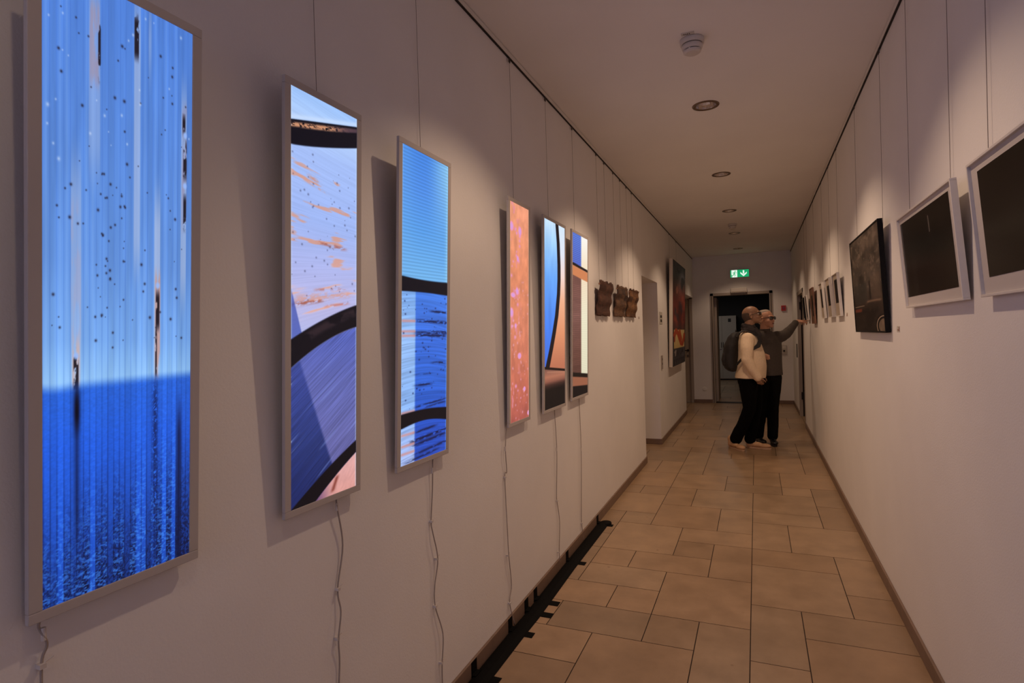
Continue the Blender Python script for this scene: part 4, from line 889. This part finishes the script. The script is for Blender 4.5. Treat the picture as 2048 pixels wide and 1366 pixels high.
def remesh(mb, name, mt, parent, voxel=0.007, smooth=4, Mx=None, fold=0.0, fs=14.0, cut=None):
    """fuse overlapping limb volumes to one continuous skin"""
    me = bpy.data.meshes.new(name); me.from_pydata([tuple(v) for v in mb.v] if Mx is None else [tuple(Mx @ Vector(v)) for v in mb.v], [], mb.f)
    bm = bmesh.new(); bm.from_mesh(me); bmesh.ops.recalc_face_normals(bm, faces=bm.faces); bm.to_mesh(me); bm.free()
    o = bpy.data.objects.new(name, me); COL.objects.link(o)
    r = o.modifiers.new('r', 'REMESH'); r.mode = 'VOXEL'; r.voxel_size = voxel; r.use_smooth_shade = True
    if smooth: sm_ = o.modifiers.new('s', 'SMOOTH'); sm_.iterations = smooth; sm_.factor = 0.5
    bpy.context.view_layer.update()
    me2 = bpy.data.meshes.new_from_object(o.evaluated_get(bpy.context.evaluated_depsgraph_get()))
    o.modifiers.clear(); o.data = me2; me2.name = name
    if fold:
        n = len(me2.vertices); co = np.empty(n*3, np.float32); no = np.empty(n*3, np.float32)
        me2.vertices.foreach_get('co', co); me2.vertices.foreach_get('normal', no); co = co.reshape(-1, 3); no = no.reshape(-1, 3)
        f_ = fbm(co[:, 0]*fs+co[:, 1]*fs*0.7+40, co[:, 2]*fs*0.8+co[:, 0]*3+50, 17, 3)-0.5
        co = co+no*(f_*2*fold)[:, None]; me2.vertices.foreach_set('co', co.astype(np.float32).ravel())
    me2.materials.clear(); me2.materials.append(mt)
    me2.polygons.foreach_set('use_smooth', [True]*len(me2.polygons)); me2.update()
    o.parent = parent
    return o
def head_volumes(b, Hm):
    E = lambda c, r, nu=22, nv=14: b.add([tuple(Hm @ Vector(v)) for v in (lambda t: t.v)(MB().ell(c, r, nu=nu, nv=nv))], MB().ell(c, r, nu=nu, nv=nv).f)
    E((-0.014, 0, 0.028), (0.098, 0.075, 0.090)); E((0.018, 0, -0.020), (0.072, 0.062, 0.078)); E((0.035, 0, -0.052), (0.052, 0.050, 0.050))
    E((0.068, 0, -0.094), (0.022, 0.024, 0.018)); E((0.074, 0, 0.026), (0.020, 0.050, 0.013))
    for s in (-1, 1):
        E((0.058, s*0.036, -0.030), (0.026, 0.022, 0.024)); E((-0.006, s*0.077, -0.006), (0.020, 0.008, 0.032)); E((-0.002, s*0.080, -0.026), (0.010, 0.007, 0.014))
        E((0.096, s*0.010, -0.034), (0.009, 0.008, 0.007))
    E((0.080, 0, -0.061), (0.014, 0.026, 0.016)); E((0.086, 0, -0.004), (0.012, 0.010, 0.022)); E((0.097, 0, -0.024), (0.013, 0.010, 0.014)); E((0.104, 0, -0.031), (0.009, 0.010, 0.008))
def head_extras(root, Hm, hair, hairmat, lips=True):
    for s in (-1, 1):
        e = MB().ell((0.072, s*0.031, 0.004), (0.013, 0.014, 0.012)).build('eye', M['eye'], root, M=Hm, smooth=True)
        MB().ell((0.0825, s*0.031, 0.005), (0.004, 0.006, 0.006)).build('iris', M['iris'], e, M=Hm, smooth=True)
    MB().ell((0.092, 0, -0.058), (0.006, 0.022, 0.0035)).ell((0.091, 0, -0.066), (0.006, 0.019, 0.004)).build('lips', M['lips'], root, M=Hm, smooth=True)
    h = MB()
    for c, r in hair: h.ell(c, r, nu=26, nv=16)
    remesh(h, 'hair', hairmat, root, 0.006, 3, Hm)
    g_ = MB()
    for s in (-1, 1):
        pts = [(0.100-0.012*abs(math.cos(a))*(1 if s*math.cos(a) > 0 else 0), s*0.034+0.026*math.cos(a), 0.004+0.019*math.sin(a)) for a in [2*PI*i/20 for i in range(21)]]
        g_.tube(pts, 0.0026, n=6); g_.tube([(0.092, s*0.060, 0.012), (0.06, s*0.076, 0.012), (-0.004, s*0.083, 0.008), (-0.020, s*0.083, -0.008)], 0.0026, n=6)
    g_.tube([(0.102, -0.009, 0.010), (0.105, 0, 0.013), (0.102, 0.009, 0.010)], 0.0026, n=6)
    go = g_.build('glasses', M['glasses'], root, M=Hm, smooth=True)
    for s in (-1, 1): MB().ell((0.097, s*0.034, 0.004), (0.0015, 0.024, 0.017)).build('lens', M['lens'], go, M=Hm, smooth=True)
def hand_volumes(b, wrist, d, n, thumb_side, curl, size=1.0, point=False):
    """wrist point, finger direction d, palm normal n (curl goes towards n), thumb on +side"""
    d = Vector(d).normalized(); n = Vector(n); n = (n-d*n.dot(d)).normalized(); s = d.cross(n)*thumb_side
    W = Vector(wrist); k = size
    R = Matrix((d, s, n)).transposed().to_quaternion()
    b.ell(W+d*0.045*k, (0.050*k, 0.040*k, 0.016*k), R); b.ell(W+d*0.072*k, (0.022*k, 0.041*k, 0.013*k), R); b.limb([W-d*0.02*k, W+d*0.03*k], [0.027*k, 0.026*k])
    for i, (off, L, r) in enumerate(((0.030, 0.072, 0.0086), (0.010, 0.080, 0.0090), (-0.011, 0.075, 0.0086), (-0.030, 0.060, 0.0078))):
        c = 0.12 if (point and i == 0) else curl+0.10*i
        p = W+d*(0.082-0.006*abs(i-1))*k+s*off*k; pts = [p-d*0.015*k, p]; a = 0.0
        for q in (0.45, 0.31, 0.24):
            a += c; dd = d*math.cos(a)+n*math.sin(a)+s*0.05*(1.2-i*0.8)*(0.4 if curl > 0.3 else 1)
            p = p+dd.normalized()*L*q*k; pts.append(p)
        b.limb(pts, [r*k*1.1, r*k*1.1, r*k, r*k*0.93, r*k*0.78], n=10)
    t0 = W+d*0.022*k+s*0.028*k+n*0.004; t1 = t0+(d*0.55+s*0.75+n*0.25).normalized()*0.040*k; t2 = t1+(d*0.85+s*0.35+n*0.35).normalized()*0.030*k; t3 = t2+(d*0.95+s*0.05+n*0.4).normalized()*0.024*k
    b.limb([t0-s*0.01, t0, t1, t2, t3], [0.013*k, 0.014*k, 0.0115*k, 0.0100*k, 0.0085*k], n=10)
def shoe(root, heel, toe, up, soleup, sm_):
    h, t = Vector(heel), Vector(toe); d = (t-h); L = d.length; d.normalize(); ang = math.atan2(d.y, d.x)
    Mx = Matrix.Translation(h) @ Matrix.Rotation(ang, 4, 'Z')
    b = MB(); b.ell((0.05, 0, 0.052), (0.048, 0.036, 0.046)); b.ell((0.12, 0, 0.050), (0.085, 0.038, 0.034)); b.ell((L-0.075, 0.004, 0.040), (0.074, 0.044, 0.030)); b.limb([(0.06, 0, 0.06), (0.05, 0, 0.115)], [0.038, 0.042])
    u = remesh(b, 'shoe', up, root, 0.006, 4, Mx)
    R_ = []
    for z in (0.0, 0.022):
        R_.append([(L*0.5+L*0.5*math.cos(a)*(1.0), (0.036+0.010*math.cos(a)-(0.008 if abs(math.cos(a)) < 0.35 else 0))*math.sin(a), z) for a in [2*PI*i/28 for i in range(28)]])
    MB().rings(R_).build('sole', soleup, u, M=Mx, bevel=0.003)
    b2 = MB()
    if sm_:
        for i in range(4):
            x = 0.115+0.022*i; zz = 0.090-0.0085*i
            b2.tube([(x, -0.024, zz-0.010), (x+0.006, 0, zz), (x, 0.024, zz-0.010)], 0.0032, n=6)
        b2.build('laces', M['plaque'], u, M=Mx, smooth=True)
    return u
def head_matrix(c, yaw, pitch, roll=0):
    return Matrix.Translation(c) @ Matrix.Rotation(yaw, 4, 'Z') @ Matrix.Rotation(-pitch, 4, 'Y') @ Matrix.Rotation(roll, 4, 'X')

# person in the beige jumper
P1 = empty('person', (-0.08, 7.47, 0)); off = Matrix.Translation((0.08, -7.47, 0))
tag(P1, 'person in a beige jumper and dark scarf with cropped hair, standing in profile', 'person', 'two visitors looking at the right wall')
Hm = head_matrix((-0.038, 7.47, 1.612), -0.12, 0.22)
b = MB(); head_volumes(b, Hm)
b.limb([(-0.062, 7.47, 1.55), (-0.085, 7.47, 1.47), (-0.095, 7.475, 1.40)], [0.056, 0.055, 0.068])
b.loft([(-0.09, 7.48, 1.43, 0.05, 0.08), (-0.09, 7.48, 1.38, 0.075, 0.155), (-0.085, 7.48, 1.25, 0.10, 0.17), (-0.075, 7.48, 1.05, 0.105, 0.15), (-0.09, 7.48, 0.92, 0.115, 0.16), (-0.09, 7.48, 0.84, 0.10, 0.15)])
b.limb([(-0.095, 7.31, 1.345), (-0.115, 7.245, 1.10), (0.005, 7.27, 0.875)], [0.052, 0.042, 0.028]); b.limb([(-0.07, 7.64, 1.345), (-0.06, 7.675, 1.10), (0.028, 7.645, 0.90)], [0.052, 0.042, 0.028])
b.limb([(-0.10, 7.41, 0.88), (-0.095, 7.41, 0.50), (-0.258, 7.50, 0.09)], [0.085, 0.055, 0.036]); b.limb([(-0.06, 7.55, 0.88), (-0.03, 7.58, 0.50), (-0.10, 7.585, 0.09)], [0.085, 0.055, 0.036])
hand_volumes(b, (0.004, 7.290, 0.880), (0.30, 0.16, -0.94), (0.30, 0.95, 0.1), 1, 0.55, 0.82); hand_volumes(b, (0.030, 7.640, 0.89), (0.10, -0.1, -0.99), (0.2, -0.95, 0.1), -1, 0.4, 0.85)
body = remesh(b, 'body', M['skin_dark'], P1, 0.0055, 2, off)
head_extras(P1, off @ Hm, [((-0.030, 0, 0.012), (0.088, 0.0775, 0.080)), ((-0.052, 0, -0.035), (0.052, 0.056, 0.042))], M['hair_crop'])
b = MB().loft([(-0.092, 7.475, 1.425, 0.066, 0.075), (-0.092, 7.475, 1.40, 0.086, 0.13), (-0.088, 7.48, 1.365, 0.105, 0.185), (-0.080, 7.48, 1.28, 0.128, 0.20), (-0.060, 7.48, 1.15, 0.152, 0.200), (-0.058, 7.48, 1.02, 0.165, 0.198), (-0.072, 7.48, 0.92, 0.172, 0.200), (-0.078, 7.48, 0.868, 0.172, 0.204)], n=36)
b.limb([(-0.092, 7.315, 1.335), (-0.105, 7.262, 1.22), (-0.108, 7.236, 1.10), (-0.055, 7.25, 0.99), (0.002, 7.268, 0.888)], [0.078, 0.070, 0.064, 0.056, 0.047]); b.limb([(-0.07, 7.63, 1.335), (-0.06, 7.675, 1.10), (0.022, 7.645, 0.915)], [0.076, 0.062, 0.046])
remesh(b, 'jumper', M['beige_knit'], P1, 0.008, 3, off, fold=0.006, fs=9)
MB().lathe([(0.070, 0), (0.078, 0.004), (0.076, 0.030), (0.068, 0.034), (0.066, 0.0)], n=32).build('collar', M['beige_knit'], P1, M=off @ Matrix.Translation((-0.088, 7.475, 1.412)) @ Matrix.Rotation(0.25, 4, 'Y') @ Matrix.Diagonal((1.05, 1.15, 1, 1)), smooth=True)
b = MB()
for k_, (z, r, dx, tl) in enumerate(((1.440, 0.070, 0.0, 0.30), (1.468, 0.066, 0.008, 0.36), (1.492, 0.058, -0.010, 0.20))):
    pts = [(-0.078+dx+r*math.cos(a)*1.02, 7.472+r*math.sin(a)*1.08, z-tl*r*math.cos(a)*0.9+0.006*math.sin(3*a+k_)) for a in [2*PI*i/24 for i in range(25)]]
    b.limb(pts, [0.020+0.004*math.sin(5*2*PI*i/24+k_) for i in range(25)], n=10)
b.limb([(0.004, 7.45, 1.43), (0.030, 7.44, 1.38), (0.040, 7.45, 1.32)], [0.030, 0.034, 0.022])
remesh(b, 'scarf', M['scarf'], P1, 0.007, 3, off, fold=0.004, fs=30)
b = MB().loft([(-0.085, 7.48, 0.95, 0.12, 0.15), (-0.092, 7.48, 0.88, 0.135, 0.168), (-0.085, 7.48, 0.80, 0.135, 0.168)], n=32)
b.limb([(-0.105, 7.405, 0.84), (-0.095, 7.40, 0.66), (-0.095, 7.405, 0.50), (-0.180, 7.45, 0.29), (-0.258, 7.50, 0.125)], [0.114, 0.094, 0.074, 0.068, 0.074]); b.limb([(-0.055, 7.55, 0.84), (-0.035, 7.57, 0.66), (-0.035, 7.58, 0.48), (-0.07, 7.585, 0.28), (-0.100, 7.585, 0.115)], [0.108, 0.092, 0.076, 0.072, 0.068])
remesh(b, 'trousers', M['trousers'], P1, 0.009, 3, off, fold=0.006, fs=8)
shoe(P1, (-0.345+0.08, 7.60-7.47, 0), (-0.165+0.08, 7.335-7.47, 0), M['sneaker'], M['sole'], True)
shoe(P1, (-0.150+0.08, 7.60-7.47, 0), (0.135+0.08, 7.53-7.47, 0), M['sneaker'], M['sole'], True)

# backpack on that person's back
BP = empty('backpack', (-0.28, 7.49, 1.15)); tag(BP, 'dark rounded backpack worn on the back of the person in the beige jumper', 'backpack'); ofb = Matrix.Translation((0.28, -7.49, -1.15))
b = MB().loft([(-0.225, 7.49, 1.425, 0.02, 0.05), (-0.235, 7.49, 1.41, 0.045, 0.09), (-0.252, 7.49, 1.36, 0.070, 0.125), (-0.275, 7.49, 1.27, 0.088, 0.142), (-0.292, 7.49, 1.16, 0.094, 0.148), (-0.298, 7.49, 1.06, 0.090, 0.148), (-0.290, 7.49, 0.99, 0.078, 0.14), (-0.275, 7.49, 0.955, 0.05, 0.115), (-0.265, 7.49, 0.945, 0.02, 0.08)], n=32)
bb = remesh(b, 'main_compartment', M['bag'], BP, 0.009, 4, ofb, fold=0.006, fs=16)
b = MB().loft([(-0.345, 7.49, 1.20, 0.012, 0.08), (-0.352, 7.49, 1.17, 0.034, 0.11), (-0.362, 7.49, 1.09, 0.042, 0.115), (-0.352, 7.49, 1.02, 0.036, 0.108), (-0.34, 7.49, 1.0, 0.014, 0.08)], n=28)
remesh(b, 'front_pocket', M['bag'], BP, 0.008, 4, ofb, fold=0.004, fs=16)
for s in (-1, 1):
    y = 7.485+s*0.108
    P_ = [(-0.215, y, 1.36), (-0.185, y, 1.405), (-0.12, y-s*0.006, 1.432), (-0.045, y, 1.412), (0.016, y+s*0.004, 1.365), (0.034, y+s*0.022, 1.305), (0.016, y+s*0.066, 1.255), (-0.04, y+s*0.094, 1.215), (-0.10, y+s*0.102, 1.16), (-0.17, y+s*0.088, 1.09), (-0.225, y+s*0.03, 1.02)]
    R_ = []
    for i, p in enumerate(P_):
        p = Vector(p); t = (Vector(P_[min(i+1, 10)])-Vector(P_[max(i-1, 0)])).normalized(); ctr = Vector((-0.075, 7.48, p.z-0.05 if i > 4 else 1.15)); out = (p-ctr); out = (out-t*out.dot(t)).normalized(); sd = t.cross(out)
        wd = 0.027 if i < 7 else 0.014
        R_.append([p+sd*wd+out*0.004, p-sd*wd+out*0.004, p-sd*wd+out*0.013, p+sd*wd+out*0.013])
    MB().rings(R_).build('shoulder_strap', M['bag'], BP, M=ofb, smooth=False, bevel=0.003)
MB().tube([(-0.225, 7.46, 1.42), (-0.228, 7.465, 1.447), (-0.228, 7.515, 1.447), (-0.225, 7.52, 1.42)], 0.006, n=8).build('grab_handle', M['bag'], BP, M=ofb, smooth=True)

# pointing person in the dark sweater
P2 = empty('person', (0.12, 7.87, 0)); off = Matrix.Translation((-0.12, -7.87, 0))
tag(P2, 'grey-haired person with glasses in dark clothes, pointing an arm at the right wall', 'person', 'two visitors looking at the right wall')
Hm = head_matrix((0.118, 7.83, 1.570), -0.62, 0.06)
b = MB(); head_volumes(b, Hm)
b.limb([(0.105, 7.84, 1.51), (0.10, 7.86, 1.44), (0.10, 7.87, 1.37)], [0.056, 0.056, 0.068])
yaw2 = 0.45
b.loft([(0.11, 7.87, 1.40, 0.08, 0.05), (0.115, 7.87, 1.35, 0.15, 0.075), (0.12, 7.87, 1.22, 0.16, 0.10), (0.125, 7.87, 1.02, 0.14, 0.10), (0.125, 7.87, 0.85, 0.145, 0.11)], yaw=yaw2)
b.limb([(0.245, 7.92, 1.345), (0.345, 8.055, 1.385), (0.468, 8.185, 1.522)], [0.054, 0.044, 0.028]); b.limb([(-0.015, 7.82, 1.335), (-0.055, 7.80, 1.13), (0.055, 7.738, 1.133)], [0.052, 0.042, 0.028])
b.limb([(0.175, 7.89, 0.86), (0.168, 7.89, 0.48), (0.160, 7.93, 0.09)], [0.085, 0.055, 0.036]); b.limb([(0.055, 7.84, 0.86), (0.035, 7.88, 0.48), (-0.005, 7.95, 0.09)], [0.085, 0.055, 0.036])
hand_volumes(b, (0.478, 8.19, 1.528), (0.62, 0.42, 0.10), (0.25, 0.10, -0.95), -1, 0.42, 1.0, True); hand_volumes(b, (0.062, 7.735, 1.13), (0.86, 0.0, -0.42), (0.1, 0.98, 0.0), -1, 0.35, 0.85)
remesh(b, 'body', M['skin_light'], P2, 0.0055, 2, off)
head_extras(P2, off @ Hm, [((-0.040, 0, 0.034), (0.084, 0.081, 0.086)), ((-0.012, 0, 0.088), (0.066, 0.058, 0.034)), ((-0.050, 0, -0.02), (0.055, 0.066, 0.050))], M['hair_grey'])
b = MB().loft([(0.102, 7.862, 1.425, 0.066, 0.062), (0.108, 7.865, 1.395, 0.115, 0.082), (0.115, 7.87, 1.355, 0.165, 0.098), (0.118, 7.87, 1.27, 0.182, 0.115), (0.120, 7.87, 1.12, 0.178, 0.125), (0.122, 7.87, 0.99, 0.176, 0.128), (0.122, 7.87, 0.87, 0.180, 0.130)], n=36, yaw=yaw2)
b.limb([(0.238, 7.915, 1.340), (0.30, 7.99, 1.352), (0.350, 8.06, 1.382), (0.410, 8.125, 1.448), (0.460, 8.178, 1.512)], [0.080, 0.070, 0.062, 0.052, 0.042]); b.limb([(-0.012, 7.82, 1.325), (-0.050, 7.80, 1.13), (0.045, 7.742, 1.135)], [0.074, 0.060, 0.044])
remesh(b, 'sweater', M['dark_sweater'], P2, 0.008, 3, off, fold=0.006, fs=10)
MB().lathe([(0.056, 0), (0.066, 0.0), (0.064, 0.034), (0.056, 0.040), (0.054, 0.0)], n=28).build('collar', M['dark_sweater'], P2, M=off @ Matrix.Translation((0.102, 7.86, 1.41)), smooth=True)
b = MB().loft([(0.122, 7.87, 0.94, 0.140, 0.108), (0.120, 7.87, 0.87, 0.150, 0.115), (0.115, 7.87, 0.80, 0.145, 0.115)], n=32, yaw=yaw2)
b.limb([(0.185, 7.885, 0.84), (0.180, 7.885, 0.66), (0.172, 7.885, 0.48), (0.165, 7.91, 0.28), (0.160, 7.93, 0.105)], [0.100, 0.086, 0.070, 0.066, 0.066]); b.limb([(0.055, 7.84, 0.84), (0.045, 7.86, 0.66), (0.035, 7.88, 0.48), (0.015, 7.92, 0.28), (-0.005, 7.95, 0.105)], [0.098, 0.086, 0.070, 0.066, 0.064])
remesh(b, 'trousers', M['trousers2'], P2, 0.009, 3, off, fold=0.005, fs=8)
shoe(P2, (0.150-0.12, 8.00-7.87, 0), (0.180-0.12, 7.715-7.87, 0), M['black_shoe'], M['black_shoe'], False)
shoe(P2, (-0.035-0.12, 8.03-7.87, 0), (0.065-0.12, 7.775-7.87, 0), M['black_shoe'], M['black_shoe'], False)
